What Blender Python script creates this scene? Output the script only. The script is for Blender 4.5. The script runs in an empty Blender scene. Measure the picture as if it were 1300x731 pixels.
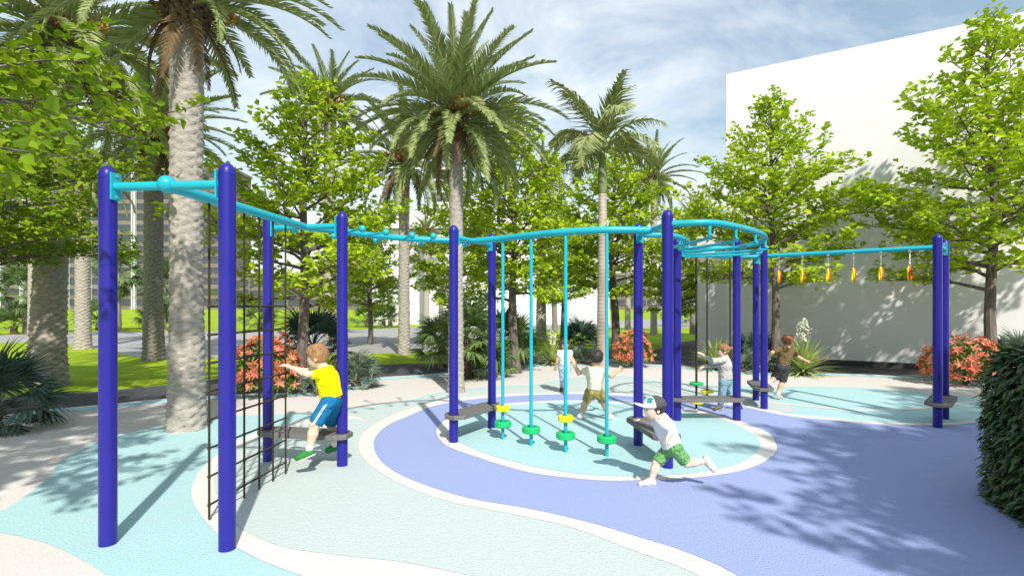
import bpy, math, random
import numpy as np
from mathutils import Vector, Matrix, Euler
R = math.radians
sc = bpy.context.scene
col = sc.collection
# ------------------------------------------------------------------ camera, sky, sun, exposure
F_PX, HZ, CAMH = 668.0, 388.0, 1.70
cam = bpy.data.cameras.new('camera'); cam_o = bpy.data.objects.new('camera', cam); col.objects.link(cam_o)
cam_o.location = (0, 0, CAMH); cam_o.rotation_euler = (R(90), 0, 0)
cam.sensor_width = 36; cam.lens = 36 * F_PX / 1300; cam.shift_y = (HZ - 365.5) / 1300
cam.clip_start = .05; cam.clip_end = 5000
sc.camera = cam_o
SUN_EL = 43.0
SHX, SHY = -.312, .95            # direction in which shadows fall on the ground
sun = bpy.data.lights.new('sun', 'SUN'); sun.energy = 4.75; sun.angle = R(1.2); sun.color = (1, .945, .85)
sun_o = bpy.data.objects.new('sun', sun); col.objects.link(sun_o)
c_ = math.cos(R(SUN_EL)); d_ = Vector((SHX * c_, SHY * c_, -math.sin(R(SUN_EL)))).normalized()
sun_o.rotation_euler = d_.to_track_quat('-Z', 'Y').to_euler(); sun_o.location = (6, -10, 20)
world = bpy.data.worlds.new('World'); sc.world = world; world.use_nodes = True
def sky_world():
    nt = world.node_tree; N = nt.nodes; L = nt.links; N.clear()
    out = N.new('ShaderNodeOutputWorld'); bg = N.new('ShaderNodeBackground'); bg.inputs[1].default_value = .118
    sk = N.new('ShaderNodeTexSky'); sk.sky_type = 'NISHITA'; sk.sun_disc = False
    sk.sun_elevation = R(SUN_EL); sk.sun_rotation = math.atan2(-SHX, -SHY); sk.air_density = 2.0; sk.dust_density = .3; sk.ozone_density = 5.0
    tc = N.new('ShaderNodeTexCoord'); mp = N.new('ShaderNodeMapping'); mp.inputs['Scale'].default_value = (1.0, 1.0, 2.6)
    mp.inputs['Rotation'].default_value = (0, R(24), R(10))
    n1 = N.new('ShaderNodeTexNoise'); n1.inputs['Scale'].default_value = 2.1; n1.inputs['Detail'].default_value = 9; n1.inputs['Roughness'].default_value = .62; n1.inputs['Distortion'].default_value = .7
    rp = N.new('ShaderNodeValToRGB'); rp.color_ramp.elements[0].position = .34; rp.color_ramp.elements[1].position = .64
    rp.color_ramp.elements[0].color = (.13, .13, .13, 1); rp.color_ramp.elements[1].color = (.78, .78, .78, 1)
    mx = N.new('ShaderNodeMixRGB'); mx.inputs[2].default_value = (7.9, 8.3, 8.55, 1)
    L.new(tc.outputs['Generated'], mp.inputs['Vector']); L.new(mp.outputs[0], n1.inputs['Vector']); L.new(n1.outputs[0], rp.inputs[0])
    L.new(rp.outputs[0], mx.inputs[0]); L.new(sk.outputs[0], mx.inputs[1]); L.new(mx.outputs[0], bg.inputs[0]); L.new(bg.outputs[0], out.inputs[0])
sky_world()
sc.view_settings.view_transform = 'Standard'; sc.view_settings.look = 'None'; sc.view_settings.gamma = 1
sc.view_settings.exposure = .27; sc.view_settings.use_curve_mapping = False
sc.render.engine = 'CYCLES'
sc.cycles.max_bounces = 6; sc.cycles.transparent_max_bounces = 4
# ------------------------------------------------------------------ pixel -> place helpers
def G(x, y, z=0):                       # photo pixel that lies on the ground
    k = CAMH / (y - HZ); return ((x - 650) * k, F_PX * k, z)
def U(x, y, Y):                         # photo pixel of a point whose distance Y is known
    return np.array(((x - 650) * Y / F_PX, Y, CAMH + (HZ - y) * Y / F_PX))
rng = np.random.default_rng(7); random.seed(7)
# ------------------------------------------------------------------ materials
def mat(name, c1, c2=None, scale=8, rough=.6, bump=0, bscale=60, bdist=.01, spec=.3, metallic=0, tint=None, trans=0, coat=0, stretch=None, detail=4, coord='Object'):
    m = bpy.data.materials.new(name); m.use_nodes = True
    nt = m.node_tree; N = nt.nodes; L = nt.links; b = N['Principled BSDF']
    b.inputs['Roughness'].default_value = rough; b.inputs['Specular IOR Level'].default_value = spec
    b.inputs['Metallic'].default_value = metallic; b.inputs['Coat Weight'].default_value = coat
    tc = N.new('ShaderNodeTexCoord'); src = tc.outputs[coord]
    if stretch:
        mp = N.new('ShaderNodeMapping'); mp.inputs['Scale'].default_value = stretch; L.new(src, mp.inputs['Vector']); src = mp.outputs[0]
    colr = None
    if c2 is None:
        b.inputs['Base Color'].default_value = (*c1, 1)
    else:
        mx = N.new('ShaderNodeMixRGB'); mx.inputs[1].default_value = (*c1, 1); mx.inputs[2].default_value = (*c2, 1)
        if tint:
            at = N.new('ShaderNodeAttribute'); at.attribute_name = 'tint'; L.new(at.outputs['Fac'], mx.inputs[0])
        else:
            n = N.new('ShaderNodeTexNoise'); n.inputs['Scale'].default_value = scale; n.inputs['Detail'].default_value = detail
            rp = N.new('ShaderNodeValToRGB'); rp.color_ramp.elements[0].position = .35; rp.color_ramp.elements[1].position = .65
            L.new(src, n.inputs['Vector']); L.new(n.outputs[0], rp.inputs[0]); L.new(rp.outputs[0], mx.inputs[0])
        L.new(mx.outputs[0], b.inputs['Base Color']); colr = mx.outputs[0]
    if bump:
        n2 = N.new('ShaderNodeTexNoise'); n2.inputs['Scale'].default_value = bscale; n2.inputs['Detail'].default_value = 3
        bp = N.new('ShaderNodeBump'); bp.inputs['Strength'].default_value = bump; bp.inputs['Distance'].default_value = bdist
        L.new(src, n2.inputs['Vector']); L.new(n2.outputs[0], bp.inputs['Height']); L.new(bp.outputs[0], b.inputs['Normal'])
    if trans:
        tr = N.new('ShaderNodeBsdfTranslucent'); ms = N.new('ShaderNodeMixShader'); ms.inputs[0].default_value = trans
        if colr: L.new(colr, tr.inputs[0])
        else: tr.inputs[0].default_value = (*c1, 1)
        L.new(b.outputs[0], ms.inputs[1]); L.new(tr.outputs[0], ms.inputs[2]); L.new(ms.outputs[0], N['Material Output'].inputs[0])
    return m
M = {}
def rubber(name, c):
    c2 = tuple(min(1, v * 1.02) for v in c); c1 = tuple(v * .975 for v in c)
    return mat(name, c1, c2, scale=70, rough=.85, bump=.8, bscale=70, bdist=.012, spec=.15, detail=6)
M['aqua'] = rubber('rubber_aqua', (.385, .585, .61)); M['pale'] = rubber('rubber_pale_aqua', (.49, .56, .555)); M['peri'] = rubber('rubber_periwinkle', (.30, .36, .61))
M['line'] = rubber('rubber_white', (.66, .645, .61)); M['beige'] = mat('beige_paving', (.575, .545, .525), (.62, .59, .57), scale=60, rough=.9, bump=.4, bscale=140, bdist=.006, spec=.1)
M['edge'] = rubber('edge_blue', (.36, .66, .76)); M['asphalt'] = mat('asphalt', (.05, .052, .058), (.072, .074, .08), scale=30, rough=.9, bump=.4, bscale=160, bdist=.006)
M['road'] = mat('road_grey', (.27, .265, .255), (.34, .335, .32), scale=3, rough=.9, bump=.3, bscale=90, bdist=.008)
M['kerbstone'] = mat('kerb_concrete', (.5, .49, .47), (.6, .59, .57), scale=12, rough=.9)
def lawn_mat():
    m = mat('lawn_grass', (.20, .33, .012), (.33, .44, .02), scale=1.3, rough=.9, bump=.9, bscale=45, bdist=.03, spec=.1, detail=10)
    return m
M['lawn'] = lawn_mat()
M['wall'] = mat('white_render', (.74, .73, .745), (.755, .745, .76), scale=.7, rough=.9, bump=.15, bscale=30, bdist=.004)
M['post'] = mat('blue_powder_coat', (.018, .015, .235), (.020, .017, .25), scale=6, rough=.35, spec=.3, coat=.08)
M['pipe'] = mat('cyan_powder_coat', (.012, .36, .47), (.014, .39, .50), scale=6, rough=.38, spec=.35, coat=.05)
M['rope'] = mat('black_rope', (.022, .018, .012), (.05, .04, .025), scale=200, rough=.9, bump=.5, bscale=300, bdist=.003)
M['board'] = mat('grey_plastic', (.125, .122, .12), (.16, .157, .155), scale=40, rough=.7, bump=.25, bscale=250, bdist=.002)
M['bracket'] = mat('black_rubber', (.02, .02, .022), rough=.6)
M['green_disc'] = mat('green_plastic', (.012, .42, .13), (.016, .46, .15), scale=12, rough=.4); M['yellow_disc'] = mat('yellow_plastic', (.85, .72, .008), (.9, .78, .012), scale=12, rough=.4)
M['red'] = mat('red_plastic', (.72, .06, .02), (.78, .08, .025), scale=12, rough=.4); M['steel'] = mat('steel_chain', (.62, .62, .64), rough=.3, metallic=.8)
M['bark'] = mat('grey_brown_bark', (.10, .082, .068), (.20, .17, .15), scale=14, rough=.95, bump=.8, bscale=30, bdist=.02, stretch=(1, 1, .25))
M['palm_trunk'] = mat('palm_trunk_pale', (.33, .30, .265), (.47, .43, .38), scale=12, rough=.95, bump=.9, bscale=40, bdist=.02, stretch=(1, 1, 2.4))
M['palm_trunk_dark'] = mat('palm_trunk_grey', (.19, .17, .15), (.31, .28, .25), scale=12, rough=.95, bump=.9, bscale=40, bdist=.02, stretch=(1, 1, 2.4))
M['boot'] = mat('leaf_base_brown', (.05, .036, .022), (.17, .12, .065), scale=22, rough=.95, bump=.6, bscale=60)
M['fruit'] = mat('orange_stalk', (.36, .12, .03), (.46, .19, .05), scale=20, rough=.8)
M['rachis'] = mat('frond_rib', (.20, .20, .07), (.28, .25, .10), scale=5, rough=.7)
M['frond'] = mat('date_frond', (.15, .20, .06), (.36, .42, .16), rough=.55, tint=1, trans=.22)
M['frond_dry'] = mat('dry_frond', (.13, .085, .04), (.22, .15, .08), rough=.9, tint=1, trans=.1)
M['royal'] = mat('royal_frond', (.20, .25, .08), (.40, .44, .18), rough=.5, tint=1, trans=.25)
M['royal_trunk'] = mat('ringed_trunk', (.30, .25, .21), (.48, .42, .36), scale=4, rough=.9, bump=.4, stretch=(1, 1, .3))
M['shaft'] = mat('crownshaft_green', (.16, .22, .08), (.22, .26, .12), scale=4, rough=.5, stretch=(1, 1, .2))
M['fan'] = mat('fan_leaf', (.075, .135, .045), (.18, .26, .075), rough=.5, tint=1, trans=.2)
M['fan_dark'] = mat('fan_leaf_blue_green', (.035, .072, .055), (.075, .13, .095), rough=.5, tint=1, trans=.15)
M['fan_grey'] = mat('fan_leaf_grey_green', (.13, .19, .13), (.25, .32, .23), rough=.55, tint=1, trans=.15)
M['yucca'] = mat('yucca_blade', (.24, .36, .06), (.50, .56, .20), rough=.5, tint=1, trans=.2); M['flower'] = mat('cream_flower', (.70, .70, .52), (.8, .8, .66), rough=.7, tint=1)
M['leaf'] = mat('lime_leaf', (.26, .40, .012), (.54, .67, .03), rough=.5, tint=1, trans=.32, spec=.25)
M['leaf_near'] = mat('near_leaf', (.14, .26, .008), (.34, .46, .014), rough=.45, tint=1, trans=.38, spec=.3)
M['redleaf'] = mat('red_leaf', (.52, .085, .045), (.85, .36, .23), rough=.45, tint=1, trans=.25); M['bushleaf'] = mat('bush_leaf', (.10, .20, .03), (.32, .42, .09), rough=.5, tint=1, trans=.2)
M['hedge'] = mat('hedge_leaf', (.022, .062, .014), (.06, .12, .035), rough=.38, tint=1, trans=.15, spec=.45); M['core'] = mat('hedge_twigs', (.012, .02, .008), (.03, .035, .015), scale=30, rough=1)
# ------------------------------------------------------------------ object helpers
def link(o, parent=None):
    col.objects.link(o)
    if parent is not None: o.parent = parent
    return o
def tag(o, label=None, cat=None, group=None, kind=None):
    if label: o['label'] = label
    if cat: o['category'] = cat
    if group: o['group'] = group
    if kind: o['kind'] = kind
    return o
def empty(name, loc, rz=0):
    o = bpy.data.objects.new(name, None); o.empty_display_size = .1; o.location = loc; o.rotation_euler = (0, 0, rz); return link(o)
def mesh_np(name, V, faces, m, smooth=True, tint=None):
    me = bpy.data.meshes.new(name); V = np.asarray(V, float); faces = np.asarray(faces, np.int32)
    n = len(faces); k = faces.shape[1]
    me.vertices.add(len(V)); me.vertices.foreach_set('co', V.ravel())
    me.loops.add(n * k); me.loops.foreach_set('vertex_index', faces.ravel())
    me.polygons.add(n); me.polygons.foreach_set('loop_start', np.arange(0, n * k, k, dtype=np.int32))
    me.update(calc_edges=True); me.polygons.foreach_set('use_smooth', np.full(n, smooth))
    if tint is not None:
        a = me.attributes.new('tint', 'FLOAT', 'POINT'); a.data.foreach_set('value', np.asarray(tint, np.float32))
    me.materials.append(m); me.validate(); return me
class MB:
    def __init__(s): s.v = []; s.f = []; s.sm = []
    def add(s, v, f, smooth=False):
        o = len(s.v); s.v += [tuple(p) for p in v]; s.f += [tuple(i + o for i in q) for q in f]; s.sm += [smooth] * len(f)
    def box(s, c, d, rz=0, bev=0):
        x, y, z = d[0] / 2, d[1] / 2, d[2] / 2; ca, sa = math.cos(rz), math.sin(rz)
        P = [(i, j, k) for k in (-z, z) for i, j in ((-x, -y), (x, -y), (x, y), (-x, y))]
        s.add([(c[0] + a * ca - b * sa, c[1] + a * sa + b * ca, c[2] + k) for a, b, k in P],
              [(0, 3, 2, 1), (4, 5, 6, 7), (0, 1, 5, 4), (1, 2, 6, 5), (2, 3, 7, 6), (3, 0, 4, 7)])
    def tube(s, pts, r, n=8, caps=True):
        P = [np.array(p, float) for p in pts]; rr = r if hasattr(r, '__len__') else [r] * len(P); V = []; up = None
        for i, p in enumerate(P):
            t = P[min(i + 1, len(P) - 1)] - P[max(i - 1, 0)]; t = t / (np.linalg.norm(t) + 1e-9)
            if up is None: a = np.array((0, 0, 1.)) if abs(t[2]) < .9 else np.array((1., 0, 0)); u = np.cross(t, a)
            else: u = up - t * np.dot(up, t)
            u = u / (np.linalg.norm(u) + 1e-9); up = u; w = np.cross(t, u)
            V += [p + rr[i] * (math.cos(2 * math.pi * k / n) * u + math.sin(2 * math.pi * k / n) * w) for k in range(n)]
        f = [(i * n + k, i * n + (k + 1) % n, (i + 1) * n + (k + 1) % n, (i + 1) * n + k) for i in range(len(P) - 1) for k in range(n)]
        s.add(V, f, True)
        if caps:
            e = (len(P) - 1) * n
            s.add(V[:n], [tuple(range(n))[::-1]]); s.add(V[e:], [tuple(range(n))])
    def lathe(s, c, prof, n=20):            # prof: (radius, height) about a vertical axis
        V = []
        for r, h in prof: V += [(c[0] + r * math.cos(2 * math.pi * k / n), c[1] + r * math.sin(2 * math.pi * k / n), c[2] + h) for k in range(n)]
        f = [(i * n + k, i * n + (k + 1) % n, (i + 1) * n + (k + 1) % n, (i + 1) * n + k) for i in range(len(prof) - 1) for k in range(n)]
        s.add(V, f, True)
        e = (len(prof) - 1) * n; s.add(V[:n], [tuple(range(n))[::-1]]); s.add(V[e:], [tuple(range(n))])
    def ball(s, c, r, n=14):
        s.lathe(c, [(max(r * math.sin(math.pi * i / 9), r * .02), -r * math.cos(math.pi * i / 9)) for i in range(10)], n)
    def mesh(s, name, m):
        me = bpy.data.meshes.new(name); me.from_pydata(s.v, [], s.f); me.polygons.foreach_set('use_smooth', s.sm); me.materials.append(m); me.update(); me.set_sharp_from_angle(angle=R(38)); return me
    def build(s, name, m, parent=None): return link(bpy.data.objects.new(name, s.mesh(name, m)), parent)
def obj(name, me, parent=None, loc=None, rot=None, scale=None):
    o = link(bpy.data.objects.new(name, me), parent)
    if loc is not None: o.location = loc
    if rot is not None: o.rotation_euler = rot
    if scale is not None: o.scale = scale if hasattr(scale, '__len__') else (scale,) * 3
    return o
def catmull(P, n=8, closed=False):
    P = [np.array(p, float) for p in P]; out = []; m = len(P)
    for i in range(m if closed else m - 1):
        if closed: a, b, c, d = P[(i - 1) % m], P[i], P[(i + 1) % m], P[(i + 2) % m]
        else: a, b, c, d = P[max(i - 1, 0)], P[i], P[i + 1], P[min(i + 2, m - 1)]
        for t in np.arange(n) / n:
            out.append(.5 * (2 * b + (c - a) * t + (2 * a - 5 * b + 4 * c - d) * t * t + (3 * b - a - 3 * c + d) * t ** 3))
    if not closed: out.append(P[-1])
    return out
def sheet(name, pts, z, m, smooth=True, n=8):
    import bmesh
    P = catmull([(p[0], p[1], 0) for p in pts], n, True) if smooth else pts
    bm = bmesh.new(); vs = [bm.verts.new((p[0], p[1], z)) for p in P]; f = bm.faces.new(vs); f.normal_update()
    if f.normal.z < 0: f.normal_flip()
    bmesh.ops.triangulate(bm, faces=[f])
    me = bpy.data.meshes.new(name); bm.to_mesh(me); bm.free(); me.materials.append(m)
    o = link(bpy.data.objects.new(name, me)); o['kind'] = 'structure'; return o
def ribbon(name, pts, w0, w1, z, m):        # strip along a line, from offset w0 to w1 to its left
    P = catmull([(p[0], p[1], 0) for p in pts], 8); V = []
    for i, p in enumerate(P):
        t = P[min(i + 1, len(P) - 1)] - P[max(i - 1, 0)]; t /= np.linalg.norm(t); nrm = np.array((-t[1], t[0], 0))
        V += [tuple((p + nrm * w0)[:2]) + (z,), tuple((p + nrm * w1)[:2]) + (z,)]
    b = MB(); b.add(V, [(2 * i, 2 * i + 2, 2 * i + 3, 2 * i + 1) for i in range(len(P) - 1)]); o = b.build(name, m); o['kind'] = 'structure'; return o
PX = lambda L: [G(x, y) for x, y in L]
# ================================================================== THE SETTING
sheet('lawn', [(-900, -60), (900, -60), (900, 1600), (-900, 1600)], 0, M['lawn'], False)
far_edge = [(-12.5, 6.2), (-9.3, 7.2)] + PX([(0, 535), (38, 526), (125, 518), (213, 509.5), (300, 504), (375, 501.5), (441, 494), (480, 482), (545, 477.5), (610, 471), (673, 465), (720, 463), (820, 464), (864, 466.6), (912, 472), (977, 475.5), (1041, 476), (1104, 477.5), (1183, 482.6), (1247, 489)]) + [(12.5, 10.6), (16, 9.5)]
sheet('asphalt_path', PX([(-300, 517), (0, 505), (38, 501.5), (125, 497), (213, 488.5), (300, 478), (380, 470), (464, 463), (545, 461), (620, 455), (700, 446), (780, 443), (830, 444), (868, 434), (905, 428)]) + [(16, 26), (40, 26), (40, 5), (16, 3), (0, 4), (-14, 4)], .004, M['asphalt'], False)
sheet('road', PX([(-400, 446), (0, 435), (90, 437), (150, 449), (218, 456.5), (300, 453), (464, 449), (545, 446), (620, 438), (680, 421), (740, 416.5), (900, 416)]) + [(60, 42)] + PX([(1300, 404), (900, 404.5), (800, 406), (690, 411.5), (560, 413.5), (464, 418), (300, 420.5), (150, 421), (90, 422), (0, 425), (-400, 429)]), .004, M['road'], True, 6)
pv = catmull([(p[0], p[1], 0) for p in far_edge], 8)
sheet('pavement', [tuple(p) for p in pv] + [(16, -4, 0), (-12.5, -4, 0)], .010, M['beige'], False)
ribbon('border_strip', far_edge, -.16, .12, .014, M['edge'])
ribbon('border_line', far_edge, .12, .26, .016, M['line'])
# rubber play surface: sheets laid one on the other
rub = PX([(-70, 668), (0, 650), (34, 629.5), (62, 607), (74, 590), (91, 578), (125, 561), (149.5, 552), (213, 540), (259, 532), (300, 528.5), (340, 527), (390, 525), (430, 521), (480, 516), (522, 508), (563, 498), (620, 492), (677, 489), (701, 484.5), (740, 479), (770, 477), (806, 479), (841, 485), (864, 487), (908, 489.7), (975, 491), (1062, 492), (1125, 494.4), (1183, 500), (1247, 507.5), (1330, 530)]) + [(8.6, 6.2), (8, 3), (6, .6), (2, -.4), (-1, 1.3)] + PX([(250, 830), (170, 760), (134, 731), (103, 712), (69, 695), (34, 684.5), (0, 677.6)])
sheet('rubber_floor', rub, .014, M['aqua'])
sheet('rubber_pale_zone', PX([(400, 527), (430, 523), (480, 518), (522, 510), (563, 500), (620, 494), (677, 491), (701, 486.5), (740, 481), (770, 479), (806, 481), (841, 487), (864, 489), (908, 492), (940, 497), (975, 507), (1004, 516), (1000, 524), (900, 520), (700, 520), (560, 530), (500, 545), (450, 540)]), .0165, M['pale'])
sheet('rubber_line', PX([(243, 627), (248.6, 607.7), (260.5, 592.6), (279, 576.5), (300, 561), (326, 550.6), (348, 544), (367, 538), (391, 533), (425, 530), (455, 531), (482, 550), (530, 572), (620, 610), (800, 675), (920, 735), (1000, 900), (700, 900), (550, 800), (440, 755), (376, 731), (325, 711), (284, 687), (262, 665), (250, 647)]), .019, M['line'])
sheet('rubber_pale_zone', PX([(272, 614), (275.5, 601), (300, 571), (335, 554), (361, 545), (391, 540), (430, 534), (460, 535), (490, 560), (530, 575), (615, 615), (800, 680), (910, 740), (980, 900), (800, 900), (680, 757), (582, 731), (504, 716), (430, 708), (355, 696), (304, 673), (287, 655), (276, 635)]), .022, M['pale'])
rgt = [(8.2, 5.5), (7.6, 3), (5, 1), (2.2, .6)]
sheet('rubber_line', PX([(455, 569), (460, 554), (475, 541), (498, 529), (525, 518.5), (560, 509.5), (615, 503), (689, 499.5), (745, 499), (804, 501.5), (864, 506), (905, 510), (942, 514.6), (973, 521), (1004.6, 527), (1060, 532.5), (1103, 536.5), (1150, 538.5), (1203, 538.5), (1248, 534), (1330, 525)]) + rgt + PX([(1060, 950), (1000, 820), (930, 760), (870, 727), (800, 701), (726, 673), (652, 656), (578, 641.5), (522.6, 623), (485.5, 604), (463, 586)]), .025, M['line'])
sheet('rubber_periwinkle_zone', PX([(474.5, 568), (478, 555), (492, 542), (516, 531), (555, 516), (615, 507), (689, 502.5), (745, 502), (804, 504.5), (864, 509.5), (905, 513.5), (942, 518), (973, 524.5), (1004, 530.5), (1060, 536), (1103, 540), (1150, 541.5), (1203, 541.5), (1248, 537), (1330, 528)]) + [(p[0] - .05, p[1]) for p in rgt] + PX([(1110, 950), (1000, 780), (929, 731), (870, 704.5), (819, 688), (745, 666), (671, 649), (597, 636), (541, 619), (504, 603), (482, 586)]), .028, M['peri'])
sheet('rubber_line', PX([(554, 549), (558, 560), (572, 571), (615, 586.5), (652, 598), (689, 606), (763, 613.5), (819, 613), (870, 611), (929, 603.5), (963, 593), (982, 580), (986, 569), (977, 553), (958.5, 544), (940, 536.8), (912, 529.4), (894, 524.8), (864, 520), (804, 513), (745, 510), (689, 511), (637, 514.5), (615, 518), (585, 526), (562, 538)]), .031, M['line'])
sheet('rubber_circle', PX([(569, 550), (575, 560), (589, 567), (617, 579), (652, 589.6), (689, 598), (726, 604), (782, 608), (860, 606), (920, 597), (950, 586), (964, 573), (965, 564), (956, 554), (935.6, 542), (912, 533.5), (894, 528.5), (864, 523.5), (804, 516), (745, 512.5), (689, 513.5), (637, 518), (600, 526), (577, 538)]), .034, M['aqua'])
ribbon('rubber_line', PX([(930, 503), (975, 511), (1004, 514.6), (1060, 519.8), (1100, 522), (1152, 520.5), (1190, 517), (1260, 509)]), -.04, .07, .018, M['line'])
GZ = .03
# ------------------------------------------------------------------ buildings
def prism(name, foot, z0, z1, m, parent=None):
    b = MB(); n = len(foot); b.add([(x, y, z0) for x, y in foot] + [(x, y, z1) for x, y in foot], [tuple(range(n))[::-1], tuple(range(n, 2 * n))] + [(i, (i + 1) % n, n + (i + 1) % n, n + i) for i in range(n)])
    return b.build(name, m, parent)
wb = empty('white_building', (8, 16, 0)); tag(wb, 'tall blank white building with sloping roofline behind the two trees', 'building')
wd = np.array((.86, -.51)); wn = np.array((.51, .86)); w0 = np.array((6.72, 16.5))
def wp(a, b, o=(8, 16)): p = w0 + wd * a + wn * b; return (p[0] - o[0], p[1] - o[1])
prism('wall', [wp(0, 0), wp(16, 0), wp(16, 9), wp(0, 9)], 0, 8.95, M['wall'], wb)
prism('plinth', [wp(0.02, -.03), wp(16, -.03), wp(16, .1), wp(.02, .1)], 0, .16, mat('dark_plinth', (.05, .05, .055), rough=.9), wb)
ax = empty('white_annex', (6.2, 17.4, 0)); tag(ax, 'low white annex wall at the end of the tall white building behind the yucca', 'building')
def ap(a, b): return wp(a, b, (6.2, 17.4))
prism('wall', [ap(-.95, .35), ap(-.01, .35), ap(-.01, 5), ap(-.95, 5)], 0, 3.9, M['wall'], ax)
prism('coping', [ap(-.98, .32), ap(-.015, .32), ap(-.015, 5.03), ap(-.98, 5.03)], 3.902, 3.96, M['wall'], ax)
bb = empty('white_hall', (-3, 47.5, 0)); tag(bb, 'long low white hall with shallow curved roof behind the palms', 'building')
prism('wall', [(-9.6, 0), (11.8, 0), (11.8, 16), (-9.6, 16)], 0, 8.6, M['wall'], bb)
b = MB(); n = 18; prof = [(-10 + 22.2 * i / n, 8.6 + 2.6 * math.sin(math.pi * i / n) ** .8) for i in range(n + 1)]
b.add([(x, -.5, z) for x, z in prof] + [(x, 16.5, z) for x, z in prof], [(i, i + 1, n + 2 + i, n + 1 + i) for i in range(n)] + [tuple(range(n + 1))[::-1], tuple(range(n + 1, 2 * n + 2))]); b.build('roof', M['wall'], bb)
M['tower'] = mat('tower_stone', (.16, .14, .125), (.22, .195, .175), scale=.4, rough=.8); M['fin'] = mat('pale_metal_fin', (.62, .63, .64), rough=.5)
M['pane'] = mat('dark_glass', (.035, .05, .07), (.07, .085, .10), scale=.15, rough=.12, spec=.6); M['span'] = mat('bronze_spandrel', (.15, .13, .11), (.19, .165, .14), scale=.3, rough=.6)
M['brick'] = mat('brown_stone', (.13, .11, .10), (.22, .19, .17), scale=.8, rough=.9)
def tower(x0, Y, bays, floors, bw, fh, label, name='office_tower', fin=True, wallm='tower', group=None):
    t = empty(name, (x0, Y, 0)); W = bays * bw; H = floors * fh + 2
    b = MB(); b.box((W / 2, 12, H / 2), (W, 24, H)); b.build('wall', M[wallm], t)
    pm = MB(); pm.box((0, 0, 0), (bw * .43, .3, fh * .55)); pm = pm.mesh('pane', M['pane'])
    sm = MB(); sm.box((0, 0, 0), (bw * .88, .2, fh * .3)); sm = sm.mesh('spandrel', M['span'])
    fm = MB(); fm.box((-.55, 0, 0), (.5, 1.6, H)); fm.box((.55, 0, 0), (.5, 1.6, H)); fm = fm.mesh('fin', M['fin'])
    for i in range(bays):
        for k in range(floors):
            for s in (-1, 1): obj('pane', pm, t, (bw * (i + .5 + s * .23), -.1, fh * (k + .5) + .8))
            if k % 2 == 0: obj('spandrel', sm, t, (bw * (i + .5), -.06, fh * (k + .98) + .8))
    if fin:
        for i in range(bays + 1): obj('fin', fm, t, (bw * i, -.6, H / 2))
    b = MB(); b.box((W / 2, 12, H + .6), (W + 1, 25, 1.2)); b.build('roof', M['tower'], t)
    tag(t, label, 'building', group); return t
tower(-225, 232, 10, 13, 9.8, 4.7, 'grey stone office tower with paired pale vertical fins beyond the lawn')
tower(-46, 300, 3, 24, 6.2, 3.3, 'slim pale grey high rise rising over the curved roof of the white hall', 'high_rise', False, 'fin')
lb = tower(-122, 228, 20, 3, 8.2, 4.2, 'low brown stone block with window bands along the far lawn edge', 'low_block', False, 'brick')
lb2 = tower(44, 236, 9, 3, 8.2, 4.4, 'low brown stone block seen between the royal palm and the white annex', 'low_block', False, 'brick')
# ------------------------------------------------------------------ leaves and branches
def unit(v): return v / (np.linalg.norm(v, axis=-1, keepdims=True) + 1e-9)
def leaf_mesh(pos, dirs, nrm, L, Wd, shape='simple', fold=.25, droop=.15):
    """many leaves at once; pos,dirs,nrm (n,3), L,Wd (n,)"""
    n = len(pos); d = unit(dirs); s = unit(np.cross(d, nrm)); u = np.cross(s, d); L = L[:, None]; Wd = Wd[:, None]
    if shape == 'simple':
        V = np.stack([pos, pos + d * L * .42 + s * Wd * .5 + u * Wd * fold, pos + d * L - u * L * droop, pos + d * L * .42 - s * Wd * .5 + u * Wd * fold], 1)
        f = np.array([(0, 1, 2), (0, 2, 3)])
    elif shape == 'broad':
        V = np.stack([pos, pos + d * L * .12 + s * Wd * .3 + u * Wd * fold * .6, pos + d * L * .42 + s * Wd * .5 + u * Wd * fold, pos + d * L * .78 + s * Wd * .28 + u * Wd * fold * .3 - u * L * droop * .5,
                      pos + d * L - u * L * droop, pos + d * L * .78 - s * Wd * .28 + u * Wd * fold * .3 - u * L * droop * .5, pos + d * L * .42 - s * Wd * .5 + u * Wd * fold, pos + d * L * .12 - s * Wd * .3 + u * Wd * fold * .6, pos + d * L * .45], 1)
        f = np.array([(0, 1, 8), (1, 2, 8), (2, 3, 8), (3, 4, 8), (4, 5, 8), (5, 6, 8), (6, 7, 8), (7, 0, 8)])
    else:   # blade: long strip bent over
        V = np.stack([pos - s * Wd * .35, pos + s * Wd * .35, pos + d * L * .5 + s * Wd * .5, pos + d * L * .5 - s * Wd * .5, pos + d * L - u * L * droop], 1)
        f = np.array([(0, 1, 2), (0, 2, 3), (3, 2, 4)])
    k = V.shape[1]; Fc = (f[None] + (np.arange(n) * k)[:, None, None]).reshape(-1, 3)
    return V.reshape(-1, 3), Fc, k
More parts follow.
